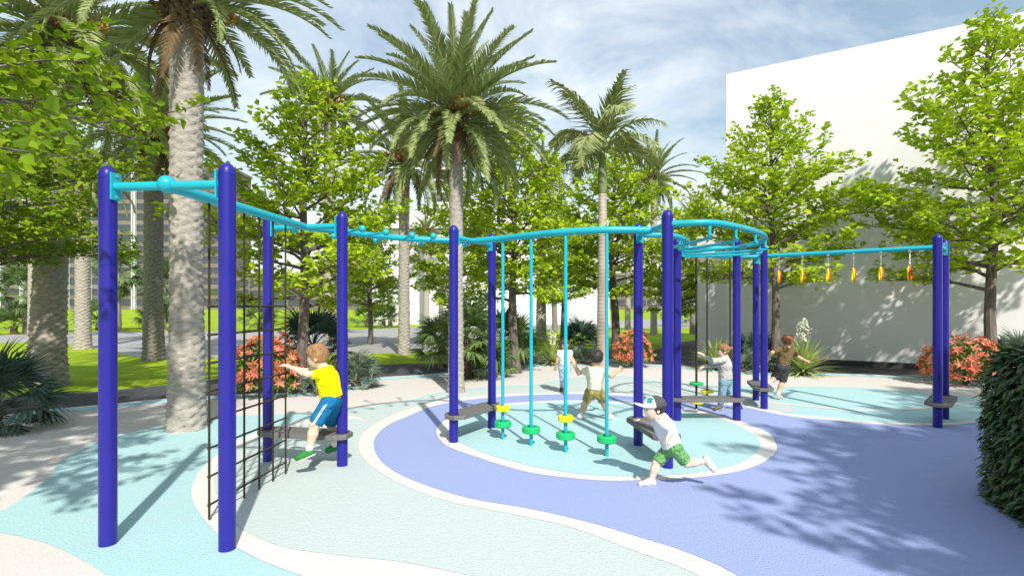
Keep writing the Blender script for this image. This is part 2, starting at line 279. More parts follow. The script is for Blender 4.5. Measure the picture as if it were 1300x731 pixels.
def leafy_tree(seed, H, clear, Rc, nl, leaf, nlpt, shape='simple', lm='leaf', bias=None, tr=.11, top=.25, low=.8, tw=.17, smooth=False):
    g = np.random.default_rng(seed); wood = MB(); P = []; D = []; Nn = []
    lean = g.normal(0, .02, 2)
    def tp(h): return np.array((lean[0] * h + .05 * math.sin(h * 1.3), lean[1] * h + .05 * math.cos(h * 1.1) - .05, h))
    hs = np.linspace(-.05, H * .93, 12); wood.tube([tp(h) for h in hs], [tr * (1.25 if i == 0 else 1) * (1 - .9 * i / 11) + .008 for i in range(12)], 9)
    for i in range(nl):
        t = (i + g.uniform(0, .9)) / nl; h = clear + (H - clear) * (t ** .95) * .93
        prof = (low + (1 - low) * math.sin(math.pi * min(1, t / .5) / 2)) if t < .38 else (1 - ((t - .38) / .62) ** 1.5 * (1 - top))
        az = i * 2.4 + g.uniform(-.4, .4); ln = Rc * prof * g.uniform(.55, 1.22)
        if bias is not None: ln *= 1 + bias[1] * math.cos(az - bias[0])
        el = R(8 + 52 * t + g.uniform(-8, 8)); d = np.array((math.cos(az) * math.cos(el), math.sin(az) * math.cos(el), math.sin(el)))
        hb = max(clear * .85, h - ln * math.sin(el) * .75); p0 = tp(hb); side = np.array((-math.sin(az), math.cos(az), 0))
        wob = g.normal(0, .06, 3) * ln
        pts = [p0 + d * ln * a + wob * math.sin(a * 3.1) + np.array((0, 0, -.10 * ln * a * a)) for a in (0, .25, .5, .75, 1)]
        r0 = tr * .38 * (1 - .6 * t); wood.tube(pts, [r0, r0 * .75, r0 * .5, r0 * .32, r0 * .15], 5, False)
        nt = max(4, int(ln / tw))
        for j in range(nt):
            a = .22 + .78 * (j + g.uniform(0, 1)) / nt; q = a * 4; k = min(3, int(q)); b0 = pts[k] + (pts[k + 1] - pts[k]) * (q - k)
            sg = 1 if j % 2 else -1; tl = (.24 + .30 * (1 - a) ) * ln * g.uniform(.6, 1.2) + .1
            td = unit(d * g.uniform(.55, 1.0) + side * sg * g.uniform(.4, 1.0) + np.array((0, 0, g.uniform(-.12, .38))))
            tpts = [b0, b0 + td * tl * .5 + np.array((0, 0, .02)), b0 + td * tl + np.array((0, 0, -.05 * tl))]
            wood.tube(tpts, [r0 * .3 + .002, r0 * .2 + .0015, .002], 3, False)
            m = max(5, int(nlpt * (tl / .5)))
            aa = g.uniform(.18, 1.02, m)[:, None]; pp = b0 + td * tl * aa + g.normal(0, .022 + .03 * leaf / .1, (m, 3))
            ts = unit(np.cross(td, (0, 0, 1.))); sgn = np.where(g.random(m) < .5, -1, 1)[:, None]
            dd = td * g.uniform(.3, 1, (m, 1)) + ts * sgn * g.uniform(.3, 1, (m, 1)) + g.normal(0, .22, (m, 3)) + np.array((0, 0, -.12))
            nn = np.array((0, 0, .75)) + np.array((d[0], d[1], 0)) * .45 + g.normal(0, .42, (m, 3)); P.append(pp); D.append(dd); Nn.append(nn)
    P = np.concatenate(P); D = np.concatenate(D); Nn = np.concatenate(Nn); n = len(P); L = leaf * g.uniform(.65, 1.25, n)
    V, Fc, k = leaf_mesh(P, D, Nn, L, L * g.uniform(.6, .8, n), shape)
    clump = .5 + .5 * np.sin(P[:, 0] * 5.1 + 1.3 * np.sin(P[:, 2] * 4.3)) * np.sin(P[:, 1] * 4.7 + P[:, 2] * 3.9)
    tint = np.clip(.5 * clump + g.uniform(0, .5, n), 0, 1)
    return wood.mesh('trunk', M['bark']), mesh_np('crown', V, Fc, M[lm], smooth, np.repeat(tint, k))
def put_tree(ms, loc, rz, s, label, name='broadleaf_tree', group='lime green broadleaf trees'):
    t = empty(name, loc, rz); t.scale = (s, s, s) if not hasattr(s, '__len__') else s
    obj('trunk', ms[0], t); obj('crown', ms[1], t); tag(t, label, 'tree', group); return t
TA = leafy_tree(11, 7.5, 2.3, 2.25, 58, .155, 18, top=.10, tw=.23)
TB = leafy_tree(23, 7.9, 2.2, 2.35, 62, .155, 18, top=.12, tw=.23)
TC = leafy_tree(37, 6.3, 1.7, 1.75, 54, .135, 20, top=.22)
put_tree(TA, (*G(983, 472)[:2], 0), R(20), 1, 'broadleaf tree with bare lower trunk by the left end of the tall white wall')
put_tree(TB, (*G(1262, 486)[:2], 0), R(140), 1.08, 'broadleaf tree rising above the red bush in front of the tall white wall')
put_tree(TC, (*G(379, 499)[:2], 0), R(60), 1.03, 'broadleaf tree with slim trunk standing behind the boy in the yellow shirt')
x, y, _ = G(655, 474); put_tree(TC, (x, y, 0), R(190), (1.1, 1.1, 1.12), 'broadleaf tree growing out of the spiky fan palm thicket behind the disc poles')
x, y, _ = G(782, 449); put_tree(TC, (x, y, 0), R(280), (1.4, 1.4, 1.25), 'broadleaf tree with dark trunk right beside the ringed royal palm')
x, y, _ = G(858, 439); put_tree(TC, (x, y, 0), R(20), (.95, .95, .86), 'smaller broadleaf tree standing on the lawn edge beside the white annex')
x, y, _ = G(715, 433); put_tree(TC, (x, y, 0), R(115), (1.15, 1.15, 1.12), 'broadleaf tree on the lawn between the ringed royal palm and the fan palm thicket')
x, y, _ = G(470, 437); put_tree(TC, (x, y, 0), R(330), (1.0, 1.0, .95), 'broadleaf tree by the grey road behind the yellow shirted boy and the ball peg rail')
x, y, _ = G(583, 440); put_tree(TC, (x, y, 0), R(230), (1.2, 1.2, 1.1), 'broadleaf tree on the lawn strip behind the full crowned date palm')
TN = leafy_tree(51, 6.0, 2.5, 2.9, 48, .102, 22, 'broad', 'leaf_near', bias=(R(0), .12), low=.9, smooth=True)
put_tree(TN, (-6.05, 3.2, 0), R(0), (1, 1, 1.1), 'large leafed tree overhanging the left blue post at close range', group='large leafed trees round the play area')
put_tree(TN, (-9.6, 8.6, 0), R(150), (.95, .95, 1), 'large leafed tree beside the thick leaning palm trunk, branches low over the lawn', group='large leafed trees round the play area')
put_tree(TB, (6.5, .3, 0), R(75), (1.28, 1.28, .86), 'broadleaf tree beside the dark clipped hedge shading the blue floor', group='large leafed trees round the play area')
put_tree(TA, (10.1, 4.2, 0), R(230), (1.0, 1.0, .9), 'broadleaf tree beyond the dark clipped hedge shading the right aqua floor', group='large leafed trees round the play area')
put_tree(TA, (8.6, 1.9, 0), R(300), (1.15, 1.15, .88), 'broadleaf tree on the open side of the dark clipped hedge', group='large leafed trees round the play area')
put_tree(TC, (5.45, .35, 0), R(40), (1.25, 1.25, .80), 'dense broadleaf tree shading the near corner of the blue floor by the hedge', group='large leafed trees round the play area')
# ------------------------------------------------------------------ palms
def frond_mesh(seed, L, droop, npair, lw, llen, m, vee=.5, name='frond', drp=.22):
    g = np.random.default_rng(seed); b = MB(); n = 12; pts = []
    for i in range(n + 1):
        t = i / n; a = -droop * t * t * 1.15; pts.append(None)
    p = np.zeros(3); pts = [p.copy()]; sw = g.normal(0, .12)
    for i in range(n):
        t = (i + .5) / n; a = -droop * t ** 1.4; p = p + np.array((math.cos(a), sw * t, math.sin(a))) * L / n; pts.append(p.copy())
    pts = np.array(pts); b.tube(pts, [.022 * L / 2 * (1 - .9 * i / n) + .002 for i in range(n + 1)], 4, False)
    P, D, Nn, LL = [], [], [], []
    for j in range(npair):
        t = .12 + .88 * (j + .5) / npair; q = t * n; k = min(n - 1, int(q)); pos = pts[k] + (pts[k + 1] - pts[k]) * (q - k)
        tg = pts[k + 1] - pts[k]; tg /= np.linalg.norm(tg); up = unit(np.cross(np.cross(tg, (0, 0, 1.)), tg)); sd = np.cross(tg, up)
        ll = llen * (.45 + .55 * math.sin(math.pi * min(1, t * 1.15 + .12) ** .8)) * (1.0 if t < .85 else 1 - (t - .85) * 3)
        for s in (-1, 1):
            dd = tg * g.uniform(1.0, 1.4) + sd * s * g.uniform(.7, .95) + up * (vee + g.normal(0, .12)); P.append(pos); D.append(dd); Nn.append(up + sd * s * -.4); LL.append(ll * g.uniform(.85, 1.1))
    P = np.array(P); D = np.array(D); Nn = np.array(Nn); LL = np.array(LL)
    V, Fc, k = leaf_mesh(P, D, Nn, LL, np.full(len(P), lw), 'blade', droop=drp)
    V0 = np.array(b.v); F0 = [q for q in b.f]; F0 = np.array([(q[0], q[1], q[2]) for q in F0] + [(q[0], q[2], q[3]) for q in F0])
    tint = np.concatenate([np.full(len(V0), .8), np.repeat(g.uniform(0, 1, len(P)), k)])
    return mesh_np(name, np.concatenate([V0, V]), np.concatenate([F0, Fc + len(V0)]), m, False, tint)
FR = [frond_mesh(100 + i, 1.0, dr, 58, .0135, .175, M['frond'], .5) for i, dr in enumerate((.5, .75, 1.0, 1.25, 1.5))]
FD = [frond_mesh(120 + i, 1.0, dr, 34, .016, .19, M['frond_dry'], .2, 'dry_frond') for i, dr in enumerate((.5, .8))]
RO = [frond_mesh(140 + i, 1.0, dr, 40, .026, .36, M['royal'], .0, drp=.5) for i, dr in enumerate((.8, 1.5, 2.1))]
def palm_trunk(H, r0, r1, m, seed, hs=.11, nb=7, lean=(0, 0)):
    nu = 42; nv = max(20, int(H / .032)); u = np.arange(nu) / nu; v = np.linspace(-.05, H, nv); uu, vv = np.meshgrid(u, v)
    g = np.random.default_rng(seed); ph = g.uniform(0, 6, 6)
    wob = .22 * np.sin(uu * 2 * np.pi * 3 + vv * 5 + ph[0]) + .2 * np.sin(uu * 2 * np.pi * 5 - vv * 3.1 + ph[1]) + .12 * np.sin(uu * 2 * np.pi * 9 + vv * 11 + ph[2])
    d = 0
    for o in (0, .5):
        x = uu * nb + o + .12 * np.sin(vv * 4 + ph[3]); w = np.abs(np.cos(np.pi * x)); s = (vv / hs + o + wob * .55 + .38 * w ** 1.5) % 1.0; d = np.maximum(d, (1 - s) ** .8 * (w ** .6) * np.clip(s * 9, 0, 1))
    t = np.clip(vv / H, 0, 1); r = r0 + (r1 - r0) * np.clip(t * 3, 0, 1) ** .6; flare = 1 + .10 * np.exp(-vv * 4)
    rr = r * flare * (.82 + .29 * d + .02 * np.sin(uu * 25 + vv * 17 + ph[4]))
    a = uu * 2 * np.pi; cx = lean[0] * t ** 1.5; cy = lean[1] * t ** 1.5
    V = np.stack([cx + rr * np.cos(a), cy + rr * np.sin(a), vv], -1).reshape(-1, 3)
    i, j = np.meshgrid(np.arange(nv - 1), np.arange(nu), indexing='ij'); A = i * nu + j; B = i * nu + (j + 1) % nu
    return mesh_np('trunk', V, np.stack([A, B, B + nu, A + nu], -1).reshape(-1, 4), m, True)
def date_palm(px, by, cy, wpx, Rc, label, m='palm_trunk', nf=54, seed=0, lean=(0, 0), name='date_palm', group='date palms', span=112):
    x, y, _ = G(px, by); H = CAMH + (HZ - cy) * y / F_PX; r = wpx * y / F_PX / 2; g = np.random.default_rng(900 + seed)
    t = empty(name, (x, y, 0)); obj('trunk', palm_trunk(H, r * 1.02, r * .84, M[m], seed, hs=.075 + r * .18, nb=max(5, int(r * 24)), lean=lean), t)
    b = MB(); hb = min(.9, Rc * .38)
    for k in range(95):
        a = k * 2.4; h = H - hb * .75 + hb * 1.15 * k / 95; ro = r * .86 * (1 + .55 * math.sin(math.pi * min(1, k / 95 * .8)))
        c = np.array((lean[0] + ro * math.cos(a) * .8, lean[1] + ro * math.sin(a) * .8, h)); o = np.array((math.cos(a) * .55, math.sin(a) * .55, .9)) * g.uniform(.5, 1.1) * hb * .28; s = np.array((-math.sin(a), math.cos(a), 0)) * r * .3
        b.add([c - s, c + s, c + o * .9 + s * .45, c + o - s * .45, c - s * .2 + np.array((math.cos(a), math.sin(a), -.3)) * .06], [(0, 1, 2, 3), (0, 4, 3), (1, 2, 4), (4, 2, 3), (0, 1, 4)])
    b.build('leaf_bases', M['boot'], t)
    b = MB()
    for k in range(26):
        a = g.uniform(0, 6.28); p = np.array((lean[0] + r * .9 * math.cos(a), lean[1] + r * .9 * math.sin(a), H + g.uniform(-.05, .35) * hb)); dd = np.array((math.cos(a), math.sin(a), g.uniform(-.1, .7)))
        e = p + dd * hb * .45; b.tube([p, p + dd * hb * .25, e, e + np.array((dd[0] * .05, dd[1] * .05, -.25 * hb))], [.016, .014, .012, .016], 4, False)
        for q in range(6): b.ball(e + g.normal(0, .04 * hb + .015, 3) + np.array((0, 0, -.12 * hb)), .018 + .010 * Rc / 2, 5)
    b.build('fruit_stalks', M['fruit'], t)['kind'] = 'stuff'
    for k in range(nf):
        f = (k + .5) / nf; az = k * 2.39996 + g.uniform(-.2, .2); el = 82 - span * f ** .85 + g.uniform(-7, 7); mi = int(np.clip(f * 3.4 + g.uniform(-.5, 1.2), 0, 4))
        L = Rc * (1.0 + .22 * math.sin(math.pi * f)) * g.uniform(.88, 1.08)
        obj('frond', FR[mi], t, (lean[0] + r * .3 * math.cos(az), lean[1] + r * .3 * math.sin(az), H + hb * (.30 - .45 * f)), (g.uniform(-.3, .3), -R(el), az), L)
    for k in range(max(5, nf // 5)):
        az = k * 2.4 + .7; L = Rc * g.uniform(.55, .8)
        obj('dry_frond', FD[k % 2], t, (lean[0] + r * .5 * math.cos(az), lean[1] + r * .5 * math.sin(az), H - hb * .2), (g.uniform(-.3, .3), R(g.uniform(35, 60)), az), L)
    tag(t, label, 'palm tree', group); return t
date_palm(237, 545, 2, 45, 1.75, 'thick trunked date palm growing in the aqua rubber floor behind the rope net', seed=1, span=88)
date_palm(60, 488, 40, 41, 2.7, 'massive date palm trunk on the lawn beside the left fan palm', seed=2, lean=(.15, .3))
date_palm(195, 457, 172, 25, 2.5, 'grey trunked date palm with orange fruit stalks at the lawn and road edge', 'palm_trunk_dark', seed=3)
date_palm(105, 443, 222, 19, 2.0, 'pale slender date palm between the massive palm trunk and the left blue post', seed=4, nf=36)
date_palm(42, 434, 190, 12, 2.1, 'thin pale date palm half hidden behind the massive trunk on the lawn', seed=5, nf=32)
date_palm(579, 499, 150, 21, 1.76, 'tall date palm with full crown on the paving behind the ball peg rail', seed=6, nf=74)
date_palm(513, 450, 205, 16, 2.3, 'date palm on the lawn strip just behind the full crowned tall palm', seed=7, nf=40)
date_palm(830, 425, 228, 9, 2.3, 'far date palm beyond the lawn behind the ringed royal palm', seed=8, nf=36)
date_palm(880, 424, 283, 9, 1.7, 'far date palm whose trunk stands on the lawn beside the white annex', 'palm_trunk_dark', seed=9, nf=32)
date_palm(687, 432, 232, 14, 1.8, 'pale trunked date palm on the lawn behind the disc poles', seed=10, nf=34)
date_palm(541, 413, 296, 9, 1.9, 'small far date palm standing against the white hall', seed=11, nf=32)
date_palm(418, 436, 135, 16, 2.3, 'tall pale date palm rising behind the slim trunked tree', seed=12, nf=38)
date_palm(797, 418, 300, 8, 1.8, 'far date palm by the grey road beyond the round red bush', seed=13, nf=28)
def royal_palm(px, by, cy, label):
    x, y, _ = G(px, by); H = CAMH + (HZ - cy) * y / F_PX; t = empty('royal_palm', (x, y, 0)); g = np.random.default_rng(5)
    n = int(H * .80 / .10); prof = []
    for i in range(n): r = .165 - .06 * i / n; z = H * .80 * i / n; prof += [(r, z), (r * 1.06, z + .07), (r * .98, z + .085)]
    b = MB(); b.lathe((0, 0, 0), prof, 16); b.build('trunk', M['royal_trunk'], t)
    b = MB(); b.lathe((0, 0, 0), [(.102, H * .80), (.13, H * .83), (.12, H * .9), (.085, H * .97), (.05, H)], 14); b.build('crownshaft', M['shaft'], t)
    for k in range(15):
        f = (k + .5) / 15; az = k * 2.39996 + .5; el = 84 - 70 * f
        obj('frond', RO[min(2, int(f * 3.2))], t, (0, 0, H - .10 * f), (g.uniform(-.35, .35), -R(el), az), 2.15 * g.uniform(.9, 1.08))
    tag(t, label, 'palm tree'); return t
royal_palm(765, 467, 190, 'slender royal palm with ringed trunk and green crownshaft behind the last disc pole')
def fan_leaf(seed, m, nseg=26, spread=230, stiff=.25):
    g = np.random.default_rng(seed); b = MB(); b.tube([(0, 0, 0), (.30, 0, .03), (.55, 0, 0)], [.012, .010, .008], 4, False)
    a = np.radians(np.linspace(-spread / 2, spread / 2, nseg)) + g.normal(0, .02, nseg); L = .48 * (1 - .25 * (np.abs(a) / (math.pi)) ** 2) * g.uniform(.9, 1.06, nseg)
    P = np.tile(np.array((.55, 0, 0.)), (nseg, 1)); D = np.stack([np.cos(a), np.sin(a), .18 * np.cos(a * 2) + g.normal(0, .05, nseg)], -1); Nn = np.tile(np.array((0, 0, 1.)), (nseg, 1)) + g.normal(0, .15, (nseg, 3))
    V, Fc, k = leaf_mesh(P, D, Nn, L, np.full(nseg, .042), 'blade', droop=stiff)
    V0 = np.array(b.v); F0 = np.array([(q[0], q[1], q[2]) for q in b.f] + [(q[0], q[2], q[3]) for q in b.f])
    return mesh_np('fan_leaf', np.concatenate([V0, V]), np.concatenate([F0, Fc + len(V0)]), m, False, np.concatenate([np.full(len(V0), .7), np.repeat(g.uniform(0, 1, nseg), k)]))
FANS = {k: [fan_leaf(200 + i * 7 + j, M[k], stiff=s) for j, s in enumerate((.08, .25, .45))] for i, k in enumerate(('fan', 'fan_dark', 'fan_grey'))}
def fan_palm(px, by, stem, size, label, kind='fan', nl=18, seed=0, r=.09, name='fan_palm', group='fan palms', lo=-25, skirt=False):
    x, y, _ = G(px, by); g = np.random.default_rng(300 + seed); t = empty(name, (x, y, 0)); b = MB()
    n = 8; b.tube([(0.02 * math.sin(i), .02 * math.cos(i), -.04 + (stem + .04) * i / n) for i in range(n + 1)], [r * (1.2 - .25 * i / n) * (1.06 if i % 2 else .96) for i in range(n + 1)], 10); b.build('trunk', M['boot'] if stem < 1.2 else M['palm_trunk_dark'], t)
    for k in range(nl):
        f = (k + .5) / nl; az = k * 2.39996 + g.uniform(-.25, .25); el = 82 - (82 - lo) * f + g.uniform(-6, 6)
        obj('fan_leaf', FANS[kind][int(g.integers(0, 3))], t, (0, 0, stem - .04 * f), (g.uniform(-.4, .4), -R(el), az), size * g.uniform(.85, 1.12))
    if skirt:
        for k in range(8): az = k * .8; obj('dry_fan_leaf', FANS[kind][1], t, (0, 0, stem - .15), (0, R(66 + 8 * (k % 3)), az), size * .8)
    tag(t, label, 'palm', group); return t
fan_palm(-8, 545, .25, .98, 'dark fan palm on the paving edge at the far left beside the massive palm trunk', 'fan_dark', 20, 1)
fan_palm(592, 481, .95, 1.15, 'tall spiky fan palm in the thicket just right of the full crowned date palm', 'fan', 28, 2, lo=-40)
fan_palm(640, 470, .7, 1.12, 'spiky fan palm in the thicket under the first disc poles and broadleaf tree', 'fan', 26, 3, lo=-35)
fan_palm(560, 466, .6, 1.0, 'spiky fan palm at the thicket side facing the grey road', 'fan', 22, 4, lo=-30)
fan_palm(625, 479, .15, .8, 'low spreading fan palm at the thicket foot on the paving edge', 'fan', 18, 5, lo=0)
fan_palm(668, 463, .25, .8, 'low fan palm at the thicket end beside the small yucca', 'fan', 16, 14, lo=0)
fan_palm(398, 484, .8, 1.0, 'dark fan palm behind the slim trunk and the yellow shirted boy', 'fan_dark', 22, 6, lo=-20)
fan_palm(452, 491, .15, .68, 'grey green fan palm on the paving edge beside the boy in yellow', 'fan_grey', 22, 7, lo=-10)
fan_palm(402, 500, .05, .52, 'small low grey green fan palm below the reaching arm of the boy in yellow', 'fan_grey', 16, 8, lo=5)
fan_palm(738, 455, .45, .95, 'blue green fan palm between the walking girl and the ringed royal palm', 'fan_dark', 22, 9, lo=-10)
fan_palm(738, 461.5, .06, .55, 'small grey green fan palm right behind the boy in the cream vest', 'fan_grey', 16, 10, lo=10)
fan_palm(958, 470.5, .3, .85, 'blue green fan palm at the foot of the tree by the white wall end', 'fan_dark', 20, 11, lo=-10)
fan_palm(944, 472.5, .06, .6, 'small grey green fan palm between the ponytailed girl and the boy in brown', 'fan_grey', 16, 15, lo=10)
fan_palm(1300, 484, .35, .95, 'grey green fan palm rising behind the dark clipped hedge', 'fan_grey', 20, 12, lo=-10)
for i, (px, by, st, sz, lb_) in enumerate([(33, 424, 2.6, 1.9, 'shaggy fan palm with hanging dead leaves on the far lawn at the left'), (150, 420, 3.9, 2.1, 'taller shaggy fan palm before the office tower, behind the left blue post'), (207, 419, 3.0, 2.2, 'shaggy fan palm on the far lawn behind the grey trunked date palm'), (495, 416, 2.4, 1.6, 'shaggy fan palm on the far lawn left of the lawn strip date palm'), (560, 418, 3.3, 1.5, 'shaggy fan palm against the white hall behind the full crowned palm'), (704, 422, 3.2, 1.6, 'dark shaggy fan palm before the white hall between the disc poles'), (434, 448, 3.9, 1.15, 'drooping fan palm with dark trunk behind the second blue post pair')]):
    fan_palm(px, by, st, sz, lb_, 'fan', 20, 20 + i, r=.16, lo=-30, skirt=True, group='shaggy fan palms beyond the road')
for i, (px, by, sz, lb_) in enumerate([(18, 424, 1.5, 'low fan palm clump beside the shaggy palm on the far lawn'), (125, 419, 1.9, 'low fan palm clump on the far lawn behind the left blue post'), (196, 416.5, 1.6, 'low fan palm clump on the far lawn behind the grey date palm'), (466, 414.5, 1.9, 'low fan palm clump on the far lawn nearer the second blue post pair'), (487, 416, 1.6, 'low fan palm clump on the far lawn nearer the lawn strip palm'), (330, 419, 1.7, 'low fan palm clump on the far lawn seen through the rope net'), (858, 414, 1.7, 'low fan palm clump on the far lawn left of the white annex')]):
    fan_palm(px, by, .5, sz, lb_, 'fan', 16, 40 + i, r=.16, lo=-5, group='low fan palm clumps on the far lawn')
def yucca(px, by, size, nb, label, seed, flower=False, kind='yucca', stem=.12):
    x, y, _ = G(px, by); g = np.random.default_rng(400 + seed); t = empty('yucca', (x, y, 0))
    b = MB(); b.lathe((0, 0, -.03), [(.09, 0), (.10, .08), (.07, stem + .1)], 9); b.build('stem', M['boot'], t)
    k = np.arange(nb); f = (k + .5) / nb; az = k * 2.39996; el = np.radians(86 - 96 * f ** .9 + g.normal(0, 5, nb))
    D = np.stack([np.cos(az) * np.cos(el), np.sin(az) * np.cos(el), np.sin(el)], -1); P = np.tile(np.array((0, 0, stem)), (nb, 1)) + D * .03
    up = np.stack([-np.cos(az) * np.sin(el), -np.sin(az) * np.sin(el), np.cos(el)], -1)
    V, Fc, kk = leaf_mesh(P, D, up, size * g.uniform(.85, 1.08, nb), np.full(nb, .045 * size / .7), 'blade', droop=.10); o = obj('blades', mesh_np('blades', V, Fc, M[kind], False, np.repeat(g.uniform(0, 1, nb), kk)), t); o['kind'] = 'stuff'
    if flower:
        b = MB(); b.tube([(0, 0, stem), (.02, 0, size * .9), (0, .02, size * 1.55)], [.018, .014, .008], 5); b.build('flower_stalk', M['shaft'], t)
        n = 110; h = g.uniform(0, 1, n); a = g.uniform(0, 6.28, n); rr = .14 * np.sin(np.pi * np.clip(h * .85 + .12, 0, 1)) * np.sqrt(g.uniform(.2, 1, n)) * size / .7
        P = np.stack([rr * np.cos(a), rr * np.sin(a), size * (.95 + .62 * h)], -1); D = g.normal(0, 1, (n, 3)); V, Fc, kk = leaf_mesh(P, D, g.normal(0, 1, (n, 3)), np.full(n, .06), np.full(n, .05)); obj('flowers', mesh_np('flowers', V, Fc, M['flower'], False, np.repeat(g.uniform(0, 1, n), kk)), t)['kind'] = 'stuff'
    tag(t, label, 'yucca', 'yuccas along the paving edge'); return t
yucca(701, 464, .62, 80, 'yucca with pale flower spike beside the fan palm thicket, near the walking girl', 1, True)
yucca(908, 470, .80, 80, 'yucca in front of the white annex behind the ponytailed girl', 2)
yucca(1020, 476.5, .88, 120, 'yucca with cream flower head beside the boy in brown', 3, True)
def red_bush(px, by, rx, h, label, seed):
    x, y, _ = G(px, by); g = np.random.default_rng(500 + seed); t = empty('red_bush', (x, y, 0)); n = int(165 * (rx / .6) ** 1.5)
    ph = np.arccos(1 - g.uniform(0, 1.12, n)); az = g.uniform(0, 6.28, n); rr = 1 + .10 * np.sin(az * 3 + seed) * np.sin(ph * 4) + g.normal(0, .05, n)
    C = np.stack([rx * rr * np.sin(ph) * np.cos(az), rx * rr * np.sin(ph) * np.sin(az), h * .32 + h * .66 * rr * np.cos(ph)], -1); C[:, 2] = np.maximum(C[:, 2], .05)
    out = unit(C - np.array((0, 0, h * .25)))
    P, D, Nn, T = [], [], [], []
    for c, o in zip(C, out):
        a = unit(np.cross(o, g.normal(0, 1, 3))); bb_ = np.cross(o, a); m = int(g.integers(6, 10)); th = np.arange(m) * 6.28 / m + g.uniform(0, 6)
        d = np.cos(th)[:, None] * a + np.sin(th)[:, None] * bb_ + o * g.uniform(.35, 1.0, (m, 1)); P.append(np.tile(c, (m, 1))); D.append(d); Nn.append(np.tile(o, (m, 1))); T.append(np.full(m, g.uniform(0, 1)) * .7 + g.uniform(0, .3, m))
    P = np.concatenate(P); D = np.concatenate(D); Nn = np.concatenate(Nn); T = np.concatenate(T); L = .135 * g.uniform(.7, 1.15, len(P))
    V, Fc, k = leaf_mesh(P, D, Nn, L, L * .33, 'simple', .12, .12); obj('red_leaves', mesh_np('red_leaves', V, Fc, M['redleaf'], False, np.repeat(T, k)), t)['kind'] = 'stuff'
    m = n * 9; q = g.integers(0, n, m); P = C[q] * g.uniform(.62, .98, (m, 1)) + g.normal(0, .04, (m, 3)); P[:, 2] = np.maximum(P[:, 2], .04); D = out[q] + g.normal(0, .7, (m, 3)); L = .12 * g.uniform(.7, 1.1, m)
    V, Fc, k = leaf_mesh(P, D, out[q] + g.normal(0, .4, (m, 3)), L, L * .4); obj('green_leaves', mesh_np('green_leaves', V, Fc, M['bushleaf'], False, np.repeat(g.uniform(0, 1, m), k)), t)['kind'] = 'stuff'
    b = MB()
    for k in range(14): a = k * 2.4; e = .75; b.tube([(0, 0, -.02), (rx * .3 * math.cos(a), rx * .3 * math.sin(a), h * .35), (rx * e * math.cos(a), rx * e * math.sin(a), h * .6)], [.02, .014, .006], 4)
    b.build('stems', M['bark'], t); tag(t, label, 'bush', 'round red leaved bushes'); return t
red_bush(340, 503, .60, 1.12, 'round red leaved bush behind the rope net beside the slim tree trunk', 1)
red_bush(803, 466, .50, .98, 'round red leaved bush behind the running boy and blue posts', 2)
red_bush(1226, 489, .70, 1.0, 'round red leaved bush before the white wall beside the right blue posts', 3)
def hedge():
    g = np.random.default_rng(77); foot = catmull([(3.72, 3.2), (3.86, 3.75), (4.05, 4.35), (4.35, 4.75), (5.0, 4.85), (6.2, 4.6), (7.2, 4.0), (7.0, 2.8), (5.8, 2.4), (4.4, 2.4), (3.8, 2.7)], 10, True)
    t = empty('clipped_hedge', (5, 3.6, 0)); foot = np.array(foot)[:, :2] - np.array((5, 3.6)); n = len(foot); Hh = 1.34
    V = []; rows = [(0, .93), (.3, .95), (.9, .95), (1.15, .9), (1.24, .78), (1.27, .4), (1.27, .02)]
    for z, s in rows: V += [(p[0] * s, p[1] * s, z) for p in foot]
    F_ = [(i * n + k, i * n + (k + 1) % n, (i + 1) * n + (k + 1) % n, (i + 1) * n + k) for i in range(len(rows) - 1) for k in range(n)]
    b = MB(); b.add(V, F_, True); b.build('core', M['core'], t)
    P, D, Nn = [], [], []; m = 9500; q = g.integers(0, n, m); f = g.uniform(0, 1, m)[:, None]; A = foot[q]; B = foot[(q + 1) % n]; p = A + (B - A) * f; e = unit(B - A); o = np.stack([e[:, 1], -e[:, 0]], -1)
    sgn = np.sign(np.sum(o * p, 1)); o = o * sgn[:, None]; z = g.uniform(.03, Hh * .95, m); taper = 1 - .10 * np.clip((z - 1.0) / .3, 0, 1) ** 2
    pos = np.stack([p[:, 0] * taper, p[:, 1] * taper, z], -1) + np.concatenate([o * g.uniform(-.10, .035, (m, 1)), np.zeros((m, 1))], 1)
    dr = np.concatenate([o * g.uniform(.4, 1, (m, 1)) + e * g.normal(0, .5, (m, 1)), -g.uniform(.1, .9, (m, 1))], 1); nr = np.concatenate([o, g.uniform(.3, 1.1, (m, 1))], 1)
    P.append(pos); D.append(dr); Nn.append(nr)
    m = 5500; q = g.integers(0, n, m); s = np.sqrt(g.uniform(0, 1, m))[:, None] * .98; pos = np.concatenate([foot[q] * s, (Hh - .10 * np.clip((s - .8) / .2, 0, 1) ** 2 - g.uniform(0, .08, (m, 1)))], 1)
    P.append(pos); D.append(np.concatenate([foot[q] * .3 + g.normal(0, .7, (m, 2)), g.normal(.15, .3, (m, 1))], 1)); Nn.append(np.array((0, 0, 1.)) + g.normal(0, .35, (m, 3)))
    P = np.concatenate(P); D = np.concatenate(D); Nn = np.concatenate(Nn); L = .105 * g.uniform(.65, 1.2, len(P))
    V, Fc, k = leaf_mesh(P, D, Nn, L, L * .42, 'broad', .15, .2); obj('leaves', mesh_np('leaves', V, Fc, M['hedge'], False, np.repeat(g.uniform(0, 1, len(P)), k)), t)['kind'] = 'stuff'
    tag(t, 'dark green clipped leafy hedge beside the blue rubber floor', 'hedge')
hedge()
